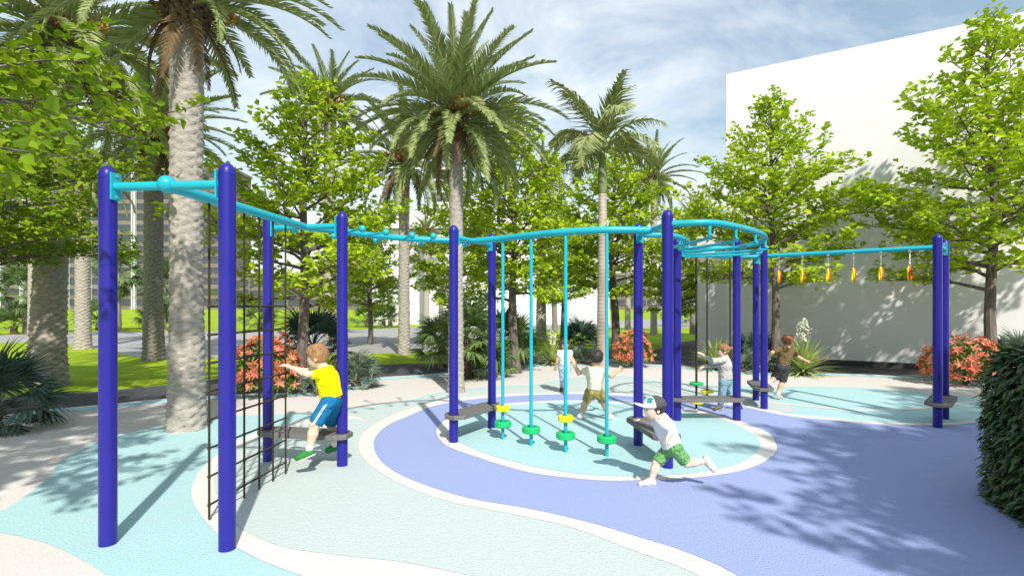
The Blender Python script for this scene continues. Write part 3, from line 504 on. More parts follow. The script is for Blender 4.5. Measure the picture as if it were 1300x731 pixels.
# ================================================================== THE CLIMBING FRAME
fo = (1.0, 6.2, 0); frame = empty('climbing_frame', fo); tag(frame, 'long winding climbing frame of dark blue posts and cyan tube rails on rubber floor', 'climbing frame')
def fb(b, name, m, parent=None):
    o = b.build(name, m, parent or frame)
    if parent is None or parent is frame: o.location = (-fo[0], -fo[1], 0)
    return o
POST = dict(A1=(137, 692.6), A2=(288.5, 698.9), B1=(340.6, 586.8), B2=(434.5, 593), C1=(576, 563.7), C2=(624.5, 545.2), D1=(810.2, 568), D2=(847.6, 597), E1=(859.8, 536), E2=(935.3, 535.6), F1=(959.7, 508.8), F2=(970, 520.4), G1=(1190.2, 544.6), G2=(1199.2, 532.5))
pp = {k: np.array(G(*v)) for k, v in POST.items()}
PR, PH, RZ = .0555, 2.69, 2.54
for k, p in pp.items():
    b = MB(); b.lathe((p[0], p[1], .0), [(PR, 0), (PR, PH - .075)], 28); po = fb(b, 'post', M['post'])
    b = MB(); b.lathe((p[0], p[1], PH - .075), [(PR + .0015, -.012), (PR + .0015, .0)] + [((PR + .0015) * math.cos(a), .075 * math.sin(a)) for a in np.radians((12, 25, 40, 55, 70, 82, 89))], 28); fb(b, 'cap', M['post'], po)
def dirn(a, b): d = b - a; return d / np.linalg.norm(d)
mid = {k: (pp[k + '1'] + pp[k + '2']) / 2 for k in 'ABCDEFG'}
Z = np.array((0, 0, 1.0))
# crossbars with bolted flanges
for k in 'ABCDEFG':
    a, c = pp[k + '1'], pp[k + '2']; d = dirn(a, c); b = MB()
    b.tube([a + d * PR * .9 + Z * RZ, c - d * PR * .9 + Z * RZ], .031, 14); cb = fb(b, 'crossbar', M['pipe'])
    for q, s in ((a, 1), (c, -1)):
        f = MB(); ct = q + d * s * (PR + .003) + Z * RZ; f.box(ct, (.012, .085, .19), math.atan2(d[1], d[0]))
        fl = fb(f, 'flange', M['pipe'], cb)
        for dz in (-.075, .075):
            h = MB(); e = ct + d * s * .007 + Z * dz; h.tube([e, e + d * s * .006], .009, 8); fb(h, 'bolt', M['steel'], cb)
def rail(pts, r, name='rail', n=8):
    b = MB(); P = catmull([np.array((*p[:2], p[2] if len(p) > 2 else RZ)) for p in pts], n) if len(pts) > 2 else [np.array((*p[:2], RZ)) for p in pts]
    b.tube(P, r, 14); return fb(b, name, M['pipe']), P
ra, _ = rail([mid['A'], mid['B']], .040)
b = MB(); b.ball(mid['A'] + Z * (RZ + .01), .062); fb(b, 'rail_end_ball', M['pipe'], ra)
R_AB = lambda x, y: U(x, y, RZ and .84 * F_PX / (HZ - y))
def at_rail(px, py): Y = (RZ - CAMH) * F_PX / (HZ - py); return np.array(((px - 650) * Y / F_PX, Y, RZ))
rb, PB = rail([mid['B'] + Z * RZ, at_rail(440, 294.5), at_rail(470, 298.5), at_rail(500, 301.5), at_rail(540, 304), mid['C'] + Z * RZ], .036)
PB = np.array(PB)
def pegs(balls, parent):
    for px, py in balls:
        e = at_rail(px, py); d2 = PB[:, :2] - e[:2]; j = int(np.argmin((d2 ** 2).sum(1))); s = PB[j]; dd = e - s; L = np.linalg.norm(dd); e = s + dd / L * min(L, .42)
        b = MB(); b.tube([s, e], .013, 8); b.ball(e, .040, 12); fb(b, 'ball_peg', M['pipe'], parent)
pegs([(374, 291.5), (421, 300), (474, 306), (534, 309), (590, 310.5), (460, 290.5), (490, 295), (523, 299), (550, 299.8)], rb)
rods = [G(638.3, 560.5), G(674.3, 569), G(718.1, 577.4), G(770.3, 582.5)]
rc, PC = rail([mid['C'] + Z * RZ] + [np.array((r[0], r[1], RZ)) for r in rods] + [mid['D'] + Z * RZ], .040)
def disc(c, r, h, m, parent, name='disc'):
    b = MB(); e = .012; b.lathe(c, [(r - e, -h / 2), (r, -h / 2 + e), (r, h / 2 - e), (r - e, h / 2), (.05, h / 2), (.046, h / 2 - .03), (.025, h / 2 - .03)], 28); return fb(b, name, m, parent)
for i, p in enumerate(rods):
    b = MB(); b.tube([(p[0], p[1], 0), (p[0], p[1], RZ - .02)], .0205, 12); po = fb(b, 'pole', M['pipe'])
    disc((p[0], p[1], .225), .108, .075, M['green_disc'], po)
    if i in (0, 2): disc((p[0], p[1], .42), .086, .07, M['yellow_disc'], po)
# curved monkey-bar deck from pair D to pair E
outer = [pp['D2'] + Z * RZ, np.array((2.0, 5.33, RZ)), np.array((2.5, 5.70, RZ)), np.array((2.98, 6.25, RZ)), np.array((3.25, 6.85, RZ)), pp['E2'] + Z * RZ]
inner = [pp['D1'] + Z * RZ, np.array((1.86, 6.27, RZ)), np.array((2.12, 6.55, RZ)), np.array((2.32, 6.95, RZ)), np.array((2.40, 7.3, RZ)), pp['E1'] + Z * RZ]
ro, PO = rail(outer, .034); ri, PI = rail(inner, .030); nO = len(PO)
for t in (.2, .36, .52, .68, .84):
    o, i_ = PO[int(t * (nO - 1))], PI[int(t * (nO - 1))]; dp = .155; dd = dirn(o, i_) * .05
    b = MB(); b.tube(catmull([o - Z * .02, o - Z * (dp - .05), o - Z * dp + dd, i_ - Z * dp - dd, i_ - Z * (dp - .05), i_ - Z * .02], 4), .0165, 10); fb(b, 'rung', M['pipe'], ro)
# rope rail from pair E to pair F, ring rail from F to G
re_, PE = rail([mid['E'] + Z * RZ, np.array((2.88, 8.2, RZ)), np.array((3.25, 8.8, RZ)), np.array((3.72, 9.0, RZ)), mid['F'] + Z * RZ], .034)
rf, PF = rail([mid['F'], mid['G']], .036)
# step boards with black clamps
def board(k, off=0):
    a, c = pp[k + '1'], pp[k + '2']; d = dirn(a, c); s = np.array((-d[1], d[0], 0)); L = np.linalg.norm(c - a); m = (a + c) / 2; z0, z1 = .315, .365; w = .135; h = L / 2 - PR - .022
    prof = [(-h - .13, -.11), (-h - .13, .06), (-h + .08, w), (h - .08, w), (h + .13, .06), (h + .13, -.11), (h - .05, -w), (-h + .05, -w)]
    h = L / 2 + PR + .03; w = .15; prof = [(-h, -.07), (-h + .10, -w), (h - .10, -w), (h, -.07), (h, .07), (h - .10, w), (-h + .10, w), (-h, .07)]
    b = MB(); V = []
    for z, e in ((z0, 1), (z0 + .006, 1.0), (z1 - .008, 1.0), (z1, .985)): V += [m + d * x * e + s * y * e + Z * z for x, y in prof]
    n = 8; b.add(V, [tuple(range(n))[::-1], tuple(range(3 * n, 4 * n))] + [(r * n + i, r * n + (i + 1) % n, (r + 1) * n + (i + 1) % n, (r + 1) * n + i) for r in range(3) for i in range(n)])
    bo = fb(b, 'step_board', M['board'])
    for p, sg in ((a, 1), (c, -1)):
        q = MB(); q.lathe((p[0], p[1], (z0 + z1) / 2), [(PR + .004, -.036), (PR + .011, -.032), (PR + .011, .032), (PR + .004, .036)], 20); fb(q, 'clamp', M['bracket'], bo)
for k in 'BCDEFG': board(k)
# ------------------------------------------------------------------ rope net under the first rail
net = empty('rope_net', (mid['A'] + mid['B']) / 2); tag(net, 'black rope climbing net of square meshes hanging from the first cyan rail', 'climbing net')
n0 = np.array(net.location)
def on_ab(t): return mid['A'] + (mid['B'] - mid['A']) * t
ts = [.225 + .1155 * i for i in range(6)]
for t in ts:
    b = MB(); p = on_ab(t) - n0; b.tube([p + Z * (GZ + .0), p + Z * (RZ - .03)], .0092, 8); b.build('rope', M['rope'], net)
for k in range(8):
    z = .14 + .222 * k; b = MB(); b.tube([on_ab(ts[0]) - n0 + Z * z, on_ab(ts[-1]) - n0 + Z * z], .0088, 8); ho = b.build('rope', M['rope'], net)
    for t in ts: q = MB(); q.ball(on_ab(t) - n0 + Z * z, .0155, 8); q.build('knot', M['rope'], ho)
# ropes with discs between pairs E and F
for i, (p, bot, ds) in enumerate((((2.87, 8.19), .06, ((.49, 'green_disc'), (.20, 'yellow_disc'))), ((3.26, 8.79), .10, ((.27, 'yellow_disc'),)), ((3.73, 9.0), .12, ((.42, 'green_disc'),)))):
    t = empty('disc_rope', (p[0], p[1], bot)); b = MB(); b.tube([(0, 0, 0), (0, 0, RZ - bot - .02)], .018 if i == 0 else .014, 8); b.build('rope', M['rope'], t)
    for z, m in ds:
        b = MB(); r = .105; b.lathe((0, 0, z - bot), [(r - .01, -.02), (r, -.01), (r, .01), (r - .01, .02)], 20); b.build('foot_disc', M[m], t)
    b = MB(); b.lathe((0, 0, 0), [(.012, -.02), (.022, 0), (.022, .03), (.016, .04)], 10); b.build('end_knot', M['steel'], t)
    tag(t, ('thick black hanging rope with green and yellow foot discs, held by the girl', 'thin black hanging rope with one yellow foot disc', 'thin black hanging rope with one green foot disc beside blue posts')[i], 'rope', 'black hanging ropes with foot discs')
# hanging rings
for i, t in enumerate((.124, .267, .418, .56, .705, .85)):
    p = mid['F'] + (mid['G'] - mid['F']) * t; e = empty('hanging_ring', (p[0], p[1], 2.06)); e.rotation_euler = (0, 0, 0)
    vd = math.atan2(p[1], p[0]); off = R((5, 8, 10, 11, 12, -10)[i]); ax_ = np.array((math.cos(vd + off), math.sin(vd + off), 0)); nr_ = np.array((-ax_[1], ax_[0], 0)); vw = -np.array((p[0], p[1], 0)); nr_ = nr_ if np.dot(nr_, vw) > 0 else -nr_
    def torus(shift, name, m, rr):
        b = MB(); P = []; n, kk = 30, 10; ra_, rb_ = .068, .096
        for a in np.arange(n) * 2 * math.pi / n:
            for c in np.arange(kk) * 2 * math.pi / kk: q = ax_ * (ra_ + rr * math.cos(c)) * math.cos(a) + Z * ((rb_ + rr * math.cos(c)) * math.sin(a) + .12) + nr_ * (rr * math.sin(c) + shift); P.append(q)
        b.add(P, [(x * kk + y, ((x + 1) % n) * kk + y, ((x + 1) % n) * kk + (y + 1) % kk, x * kk + (y + 1) % kk) for x in range(n) for y in range(kk)], True); b.build(name, m, e)
    k_ = -1 if i == 5 else 1; torus(-.008 * k_, 'red_grip', M['red'], .0125); torus(.008 * k_, 'yellow_grip', M['yellow_disc'], .0135)
    b = MB(); z = .235
    while z < 2.50 - 2.06:
        h = MB(); ang = 0 if int(z * 1000) // 26 % 2 else 1; aa = ax_ if ang else nr_
        b.tube([aa * .009 * math.cos(q) + Z * (z + .013 + .017 * math.sin(q)) for q in np.linspace(0, 2 * math.pi, 9)], .0032, 5, False); z += .026
    b.build('chain', M['steel'], e); b = MB(); b.lathe((0, 0, 2.505 - 2.06), [(.012, -.012), (.03, -.006), (.03, .03), (.02, .04)], 12); b.build('hanger', M['steel'], e)
    tag(e, 'red and yellow hanging hand ring, %s from the posts beside the red bush' % ('sixth', 'fifth', 'fourth', 'third', 'second', 'first')[i], 'ring', 'hand rings hanging in a row')
# ================================================================== PEOPLE (signed distance bodies meshed by surface nets)
def smin(a, b, k):
    h = np.maximum(k - np.abs(a - b), 0) / k; return np.minimum(a, b) - h * h * k * .25
def cone(p0, p1, r0, r1, k=.02, flat=False, flat0=False): return ('c', np.array(p0, float), np.array(p1, float), r0, r1, k, flat, flat0)
def ell(c, rad, fr, k=.02, cuts=()): return ('e', np.array(c, float), np.array(rad, float), np.array(fr, float), k, cuts)   # fr rows: local axes
def sdf_mesh(name, prims, vox, m, cuts=()):
    lo = np.full(3, 1e9); hi = -lo
    for p in prims:
        if p[0] == 'c': r = max(p[3], p[4]); lo = np.minimum(lo, np.minimum(p[1], p[2]) - r); hi = np.maximum(hi, np.maximum(p[1], p[2]) + r)
        else: r = max(p[2]); lo = np.minimum(lo, p[1] - r); hi = np.maximum(hi, p[1] + r)
    lo -= vox * 3; hi += vox * 3; n = np.ceil((hi - lo) / vox).astype(int) + 1; D = np.full(n, .05)
    for p in prims:
        k = p[5] if p[0] == 'c' else p[4]; mg = max(.03, k + vox * 2)
        if p[0] == 'c': r = max(p[3], p[4]); a = np.minimum(p[1], p[2]) - r - mg; b = np.maximum(p[1], p[2]) + r + mg
        else: a = p[1] - max(p[2]) - mg; b = p[1] + max(p[2]) + mg
        i0 = np.clip(((a - lo) / vox).astype(int), 0, n); i1 = np.clip(np.ceil((b - lo) / vox).astype(int) + 1, 0, n)
        X = np.stack(np.meshgrid(*[lo[j] + vox * np.arange(i0[j], i1[j]) for j in range(3)], indexing='ij'), -1)
        if p[0] == 'c':
            d = p[2] - p[1]; L2 = d @ d + 1e-12; q = X - p[1]; t = np.clip((q @ d) / L2, 0, 1); v = np.linalg.norm(q - t[..., None] * d, axis=-1) - (p[3] + (p[4] - p[3]) * t)
            if p[6]: v = np.maximum(v, (X - p[2]) @ d / math.sqrt(L2))
            if p[7]: v = np.maximum(v, -(X - p[1]) @ d / math.sqrt(L2))
        else:
            q = (X - p[1]) @ p[3].T; k0 = np.linalg.norm(q / p[2], axis=-1); k1 = np.linalg.norm(q / (p[2] ** 2), axis=-1) + 1e-9; v = k0 * (k0 - 1) / k1
            for cp, cn in p[5]: v = np.maximum(v, (X - np.array(cp)) @ np.array(cn))
        s = tuple(slice(i0[j], i1[j]) for j in range(3)); D[s] = smin(D[s], v, k)
    if cuts:
        X = np.stack(np.meshgrid(*[lo[j] + vox * np.arange(n[j]) for j in range(3)], indexing='ij'), -1)
        for cp, cn in cuts: D = np.maximum(D, (X - np.array(cp)) @ np.array(cn))
    S = D < 0; c8 = [(i, j, k) for i in (0, 1) for j in (0, 1) for k in (0, 1)]; sl = lambda A, o: A[o[0]:n[0] - 1 + o[0], o[1]:n[1] - 1 + o[1], o[2]:n[2] - 1 + o[2]]
    cnt = sum(sl(S, o).astype(np.int8) for o in c8); cells = np.argwhere((cnt > 0) & (cnt < 8)); idx = -np.ones(np.array(n) - 1, int); idx[tuple(cells.T)] = np.arange(len(cells))
    acc = np.zeros((len(cells), 3)); w = np.zeros(len(cells)); val = {o: D[tuple((cells + np.array(o)).T)] for o in c8}
    for o in c8:
        for ax in range(3):
            if o[ax] == 0:
                o2 = tuple(1 if i == ax else o[i] for i in range(3)); a, b = val[o], val[o2]; mk = (a < 0) != (b < 0); t = np.where(mk, a / np.where(mk, a - b, 1), 0); e = np.tile(np.array(o, float), (len(cells), 1)); e[:, ax] = t; acc += e * mk[:, None]; w += mk
    V = lo + vox * (cells + acc / w[:, None]); F_ = []
    for ax in range(3):
        u, v_ = (ax + 1) % 3, (ax + 2) % 3; s0 = [slice(None)] * 3; s1 = [slice(None)] * 3; s0[ax] = slice(0, -1); s1[ax] = slice(1, None)
        A, B = S[tuple(s0)], S[tuple(s1)]; E_ = np.argwhere(A != B); E_ = E_[(E_[:, u] > 0) & (E_[:, v_] > 0) & (E_[:, u] < n[u] - 1) & (E_[:, v_] < n[v_] - 1)]
        if not len(E_): continue
        du = np.zeros(3, int); du[u] = 1; dv = np.zeros(3, int); dv[v_] = 1; q = np.stack([idx[tuple((E_ - du - dv).T)], idx[tuple((E_ - dv).T)], idx[tuple(E_.T)], idx[tuple((E_ - du).T)]], -1)
        ins = A[tuple(E_.T)]; q[~ins] = q[~ins][:, ::-1]; F_.append(q)
    return mesh_np(name, V, np.concatenate(F_), m, True)
def nz(v): v = np.array(v, float); return v / (np.linalg.norm(v) + 1e-9)
def lerp(a, b, t): return a + (b - a) * t
def hand(wr, d, nrm, s, curl=.5):
    d = nz(d); nrm = nz(np.array(nrm) - d * np.dot(nrm, d)); sd = np.cross(d, nrm); out = []; kn = wr + d * .058 * s
    for o in (-.016, 0, .016): out.append(cone(wr + sd * o * .6 * s, kn + sd * o * s, .0135 * s, .0125 * s, .012))
    for i, (o, L) in enumerate(((-.024, .044), (-.008, .050), (.008, .047), (.023, .037))):
        a = kn + sd * o * s; d1 = nz(d + nrm * curl * .6 + sd * o * 5); b = a + d1 * L * .55 * s; c = b + nz(d + nrm * curl * 1.8 + sd * o * 5) * L * .55 * s
        out += [cone(a, b, .0082 * s, .0075 * s, .005), cone(b, c, .0075 * s, .006 * s, .004)]
    a = wr + d * .018 * s - sd * .016 * s; b = a + nz(d * .7 - sd * .9 + nrm * .3) * .030 * s; c = b + nz(d - sd * .25 + nrm * .5) * .026 * s
    return out + [cone(a, b, .0105 * s, .009 * s, .008), cone(b, c, .009 * s, .0068 * s, .004)]
def person(J, label, s, sk, top, bottom, shoe, hairm, fwd, up=(0, 0, 1), vox=.0075, sleeve=.7, leg='shorts', leg_t=.95, hair='short', sock=None, head_r=None, group=None, hands=None, tuck=.0):
    """J: joints in world space (numpy): hd, nk, ch, pv, sl,sr,el,er,wl,wr,hl,hr,kl,kr,al,ar,tl,tr ; s: body scale, 1 = 1.2 m child"""
    f = nz(fwd); up = nz(np.array(up) - f * np.dot(up, f)); sd = np.cross(f, up); fr = np.array((f, sd, up)); hr_ = head_r or .098 * s; c = J['hd']
    base = np.array(((J['al'] + J['ar']) / 2)); org = np.array((J['pv'][0], J['pv'][1], 0))
    bx = nz(J['sr'] - J['sl']); px_ = nz(J['hr'] - J['hl'])
    P = [ell(c + up * .02 * s, (hr_ * 1.0, hr_ * .82, hr_ * 1.02), fr), ell(c + f * hr_ * .28 - up * hr_ * .42, (hr_ * .66, hr_ * .6, hr_ * .72), fr, .03), cone(J['nk'], c - up * hr_ * .5 - f * hr_ * .2, .034 * s, .034 * s, .02)]
    nose = c + f * hr_ * 1.0 - up * hr_ * .22; P += [cone(c + f * hr_ * .88 + up * hr_ * .08, nose, .009 * s, .0125 * s, .014), ell(c + f * hr_ * .86 - up * hr_ * .56, (.012 * s, .024 * s, .010 * s), fr, .014)]
    for q in (-1, 1): P.append(ell(c + sd * q * hr_ * .84 - up * hr_ * .14 - f * hr_ * .08, (.019 * s, .010 * s, .027 * s), fr, .008))
    def torso(g=0.0):
        T = [cone(J['hl'], J['hr'], .062 * s + g, .062 * s + g, .04), cone(lerp(J['hl'], J['hr'], .3), lerp(J['ch'] - bx * .045 * s, J['pv'], .35), .066 * s + g, .066 * s + g, .05), cone(lerp(J['hl'], J['hr'], .7), lerp(J['ch'] + bx * .045 * s, J['pv'], .35), .066 * s + g, .066 * s + g, .05),
             cone(J['pv'], J['ch'], .068 * s + g, .075 * s + g, .05), cone(J['ch'] - bx * .05 * s, J['ch'] + bx * .05 * s, .072 * s + g, .072 * s + g, .05), cone(J['sl'] + bx * .012 * s, J['sr'] - bx * .012 * s, .040 * s + g, .040 * s + g, .045), cone(lerp(J['ch'], J['nk'], .3), J['nk'], .056 * s + g, .036 * s + g, .05)]
        return T
    P += torso()
    for a in 'lr':
        S, E_, W, H, K, A, T = (J[x + a] for x in ('s', 'e', 'w', 'h', 'k', 'a', 't'))
        P += [cone(S, E_, .037 * s, .029 * s, .03), cone(E_, lerp(E_, W, .35), .029 * s, .030 * s, .015), cone(lerp(E_, W, .35), W, .030 * s, .020 * s, .015)]
        d = nz(W - E_); hn = (hands or {}).get(a, (None, .5)); nrm = hn[0] if hn[0] is not None else np.cross(d, bx); P += hand(W, nz(lerp(d, np.array(hn[2]), .7)) if len(hn) > 2 else d, nrm, s * 1.08, hn[1])
        P += [cone(H, K, .066 * s, .047 * s, .03), cone(K, lerp(K, A, .33), .045 * s, .046 * s, .02), cone(lerp(K, A, .33), A, .046 * s, .028 * s, .02)]
        fd = nz(T - A); P += [cone(A, T, .030 * s, .022 * s, .02)]
    def o_(nm, pr, m, cuts=(), v=vox):
        pr2 = []
        for q in pr:
            q = list(q); q[1] = q[1] - org
            if q[0] == 'c': q[2] = q[2] - org
            else: q[5] = tuple((np.array(cp) - org, cn) for cp, cn in q[5])
            pr2.append(tuple(q))
        me = sdf_mesh(nm, pr2, v, m, tuple((np.array(cp) - org, cn) for cp, cn in cuts)); return me
    body = obj('person', o_('person', P, sk)); body.location = org; tag(body, label, 'person', group)
    def kid(nm, pr, m, cuts=(), v=vox): return obj(nm, o_(nm, pr, m, cuts, v), body)
    g = .011 * s
    pr = torso(g + .004)[1:]; ax_ = nz(J['ch'] - J['pv']); hem = J['pv'] - ax_ * (.01 + tuck) * s
    pr.append(cone(hem + ax_ * .01, J['ch'], .082 * s, .082 * s, .05))
    for a in 'lr': pr.append(cone(J['s' + a], lerp(J['s' + a], J['e' + a], min(1, sleeve)), .037 * s + g + .004, .034 * s + g + .006, .03, sleeve < 1)); 
    if sleeve > 1:
        for a in 'lr': pr.append(cone(J['e' + a], lerp(J['e' + a], J['w' + a], sleeve - 1), .029 * s + g + .004, .023 * s + g, .02, True))
    nt_ = nz(J['nk'] - J['ch']); kid('shirt', pr, top, [(hem, -ax_), (J['nk'] + nt_ * .006, nt_)])
    pr = [cone(J['hl'], J['hr'], .062 * s + g, .062 * s + g, .04), cone(lerp(J['hl'], J['hr'], .5), J['pv'] + ax_ * .03 * s, .078 * s + g * .6, .074 * s + g * .6, .04)]
    for a in 'lr':
        if leg == 'shorts': pr.append(cone(J['h' + a], lerp(J['h' + a], J['k' + a], leg_t), .067 * s + g, .058 * s + g, .025, True))
        else: pr += [cone(J['h' + a], J['k' + a], .067 * s + g, .049 * s + g, .025), cone(J['k' + a], lerp(J['k' + a], J['a' + a], leg_t), .049 * s + g, .036 * s + g, .02, True)]
    kid(leg, pr, bottom, [(J['pv'] + ax_ * .025 * s, ax_)])
    for a in 'lr':
        A, T = J['a' + a], J['t' + a]; fd = nz(T - A); K = J['k' + a]; leg_d = nz(A - K); dn = nz(leg_d - fd * np.dot(leg_d, fd)); heel = A - fd * .022 * s + dn * .014 * s
        sole = lerp(A, T, .5) + dn * .030 * s
        kid('shoe', [cone(heel, T, .034 * s, .030 * s, .02), cone(A + dn * -.004, lerp(A, T, .55), .037 * s, .031 * s, .025), cone(A - leg_d * .022 * s, A, .036 * s, .036 * s, .02, False, True)], shoe, [(sole, dn)], .006)
        kid('sole', [cone(heel + dn * .014 * s, T + dn * .012 * s, .036 * s, .032 * s, .02)], M['sole'], [(sole + dn * .010 * s, dn), (sole - dn * .004 * s, -dn)], .006)
        if sock: kid('sock', [cone(lerp(K, A, .68), A, .036 * s, .033 * s, .01, False, True)], sock, (), .006)
    # face
    b = MB()
    for q in (-1, 1): b.ball(c + f * hr_ * .85 + sd * q * hr_ * .34 + up * hr_ * .02 - org, .0125 * s, 8)
    b.build('eyes', M['eye'], body); b = MB(); mc = c + f * hr_ * .935 - up * hr_ * .52 - org; b.tube([mc - sd * .022 * s - f * .010 * s, mc, mc + sd * .022 * s - f * .010 * s], [.003 * s, .0055 * s, .003 * s], 6); b.build('mouth', M['lip'], body)
    b = MB()
    for q in (-1, 1): e = c + f * hr_ * .90 + up * hr_ * .20 - org; b.tube([e + sd * q * hr_ * .18, e + sd * q * hr_ * .36 + up * .004, e + sd * q * hr_ * .52 - f * hr_ * .10], [.004 * s] * 3, 5)
    b.build('eyebrows', hairm, body)
    h1 = hr_ * 1.0
    if hair == 'cap': kid('hair', [ell(c + up * .02 * s - f * hr_ * .05, (hr_ * 1.07, hr_ * .94, hr_ * 1.04), fr, .02, ((c + f * hr_ * .25, nz(f - up * .5)), (c - up * hr_ * .5, -up), (c + up * hr_ * .35, up)))], hairm, (), .005)
    elif hair != 'none':
        cutp = c + f * hr_ * .36; cutn = nz(f - up * .75); cut2 = (c - up * hr_ * .55, -up)
        pr = [ell(c + up * .024 * s - f * hr_ * .06, (hr_ * 1.10, hr_ * .97, hr_ * 1.12), fr, .02, ((cutp, cutn), cut2))]
        g_ = np.random.default_rng(len(label))
        for k in range(26):                                  # locks that break up the outline
            a = g_.uniform(-2.6, 2.6); e = g_.uniform(.1, 1.2); dd = nz(-f * math.cos(a) * math.cos(e) * .8 + sd * math.sin(a) * math.cos(e) + up * math.sin(e)); p0 = c + up * .024 * s + dd * hr_ * 1.02; p1 = p0 + nz(-up * .6 + f * g_.uniform(-.5, .5) + sd * g_.uniform(-.5, .5)) * hr_ * .24
            if np.dot(p1 - cutp, cutn) < .0: pr.append(cone(p0, p1, .016 * s, .010 * s, .012))
        for k in range(9):
            q = (k - 4) / 4.5; p0 = c + up * hr_ * .95 + f * hr_ * .45 + sd * q * hr_ * .5; p1 = c + up * hr_ * (.42 + .12 * math.cos(k * 2.2)) + f * hr_ * (.98 - .30 * q * q) + sd * q * hr_ * .74; pr.append(cone(p0, p1, .020 * s, .010 * s, .016))
        if hair == 'long':
            for q in (-1, 1): pr += [cone(c + sd * q * hr_ * .82 + up * hr_ * .4, c + sd * q * hr_ * .85 - up * hr_ * 1.25 + f * hr_ * .1, .028 * s, .022 * s, .03)]
            for q in (-.5, 0, .5): pr.append(cone(c - f * hr_ * .8 + sd * q * hr_ + up * hr_ * .2, c - f * hr_ * .7 + sd * q * hr_ - up * hr_ * 1.4, .04 * s, .03 * s, .03))
        if hair == 'tail':
            p = c - f * hr_ * 1.02 + up * hr_ * .45; pr += [cone(p, p - f * .045 * s + up * .01 * s, .022 * s, .026 * s, .015), cone(p - f * .045 * s + up * .01 * s, p - f * .085 * s - up * .08 * s, .027 * s, .024 * s, .02), cone(p - f * .085 * s - up * .08 * s, p - f * .07 * s - up * .20 * s, .024 * s, .009 * s, .02)]
        kid('hair', pr, hairm, (), min(vox, .0065))
    return body, dict(c=c, f=f, up=up, sd=sd, hr=hr_, org=org, kid=kid)
skin = lambda n, c: mat(n, tuple(v * .93 for v in c), c, scale=30, rough=.55, spec=.3)
cloth = lambda n, c1, c2=None, sc_=60, b=.5: mat(n, c1, c2 or tuple(min(1, v * 1.12) for v in c1), scale=sc_, rough=.9, spec=.1, bump=b * 1.6, bscale=16, bdist=.05)
M['eye'] = mat('dark_eye', (.02, .014, .012), rough=.2); M['lip'] = mat('lip', (.45, .14, .11), rough=.5); M['sole'] = mat('pale_sole', (.72, .70, .66), rough=.7)
sk1 = skin('skin_fair', (.72, .50, .38)); sk2 = skin('skin_tan', (.62, .40, .27)); sk3 = skin('skin_light', (.76, .58, .46))
hb_ = mat('hair_light_brown', (.22, .12, .05), (.36, .21, .10), scale=50, rough=.6, stretch=(1, 1, .3)); hd_ = mat('hair_dark', (.018, .014, .012), (.06, .05, .045), scale=50, rough=.5); hr2 = mat('hair_auburn', (.16, .06, .02), (.25, .11, .045), scale=50, rough=.6); hw = mat('hair_brown', (.06, .025, .014), (.11, .05, .03), scale=50, rough=.5)
def joints(Y, d):       # d: joint -> (px, py, extra distance)
    return {k: U(v[0], v[1], Y + (v[2] if len(v) > 2 else 0)) for k, v in d.items()}
# boy in yellow shirt, stepping over the board towards the net (faces left)
J = joints(5.35, dict(hd=(403, 453), nk=(411, 466.5), ch=(415.5, 480), pv=(421, 503), sl=(406.5, 473.5, -.12), sr=(417, 470, .12), el=(390.5, 475, -.20), er=(396, 473, .26), wl=(371.5, 467, -.22), wr=(378, 468, .20),
    hl=(418, 510, -.06), hr=(424, 509, .07), kl=(400, 538, -.14), kr=(420, 536, .26), al=(391.5, 575, -.17), ar=(426, 567, .42), tl=(378, 581, -.18), tr=(416, 571.5, .42)))
by_, q = person(J, 'boy in yellow shirt and blue shorts stepping over a board towards the rope net', 1.05, sk1, cloth('yellow_shirt', (.90, .80, .004)), cloth('teal_blue_shorts', (.012, .14, .30)), cloth('green_shoe', (.04, .22, .05)), hb_, (-.95, .0, -.12), sock=cloth('white_sock', (.75, .74, .72)), leg_t=.98, vox=.0065, hands=dict(l=(None, .5), r=(None, .5)))
b = MB()
for o in (-.013, .013):
    pts = []
    for t in np.linspace(.05, .97, 7): p = lerp(J['hl'], J['kl'], t); rr = (.067 + (.058 - .067) * t) * 1.05 + .0145; pts.append(p + np.array((.0, -rr, 0)) + np.array((1, 0, .5)) * o * .9 - q['org'])
    b.tube(pts, .0042, 6)
b.build('stripe', cloth('white_stripe', (.8, .8, .8)), by_)
# running boy with cap
Y = 4.86
J = joints(Y, dict(hd=(831, 518), nk=(837, 529), ch=(843, 541), pv=(853, 564), sl=(841, 535, -.095), sr=(836, 532.5, .095), el=(853, 546.5, -.14), er=(827, 534.5, .17), wl=(848.5, 553.5, -.19), wr=(816, 532.5, .12),
    hl=(857, 569, -.05), hr=(850, 569, .05), kl=(871.5, 587.5, -.05), kr=(834, 587, .05), al=(897, 584.5, -.05), ar=(826, 611, .05), tl=(906, 596, -.05), tr=(813, 614.5, .05)))
rb_, q = person(J, 'running boy in patterned peaked cap, white hooded top and green patterned shorts', .83, sk3, cloth('white_top', (.60, .62, .66), (.70, .71, .73), 12), cloth('green_shorts', (.03, .24, .05), (.25, .42, .20), 55), cloth('white_shoe', (.62, .59, .55)), hd_, (-.95, -.06, -.06), up=(.06, 0, 1), sock=None, leg_t=.92, vox=.006, sleeve=.92, head_r=.091, hair='cap')
c, f, up, sd, h, kid, org = (q[k] for k in ('c', 'f', 'up', 'sd', 'hr', 'kid', 'org'))
fr = np.array((f, sd, up)); cc = c + up * h * .32
capw = mat('cap_print', (.80, .80, .78), (.05, .05, .05), scale=55, rough=.8)
r_ = capw.node_tree.nodes['Color Ramp'].color_ramp.elements if 'Color Ramp' in capw.node_tree.nodes else None
if r_: r_[0].position = .58; r_[1].position = .62
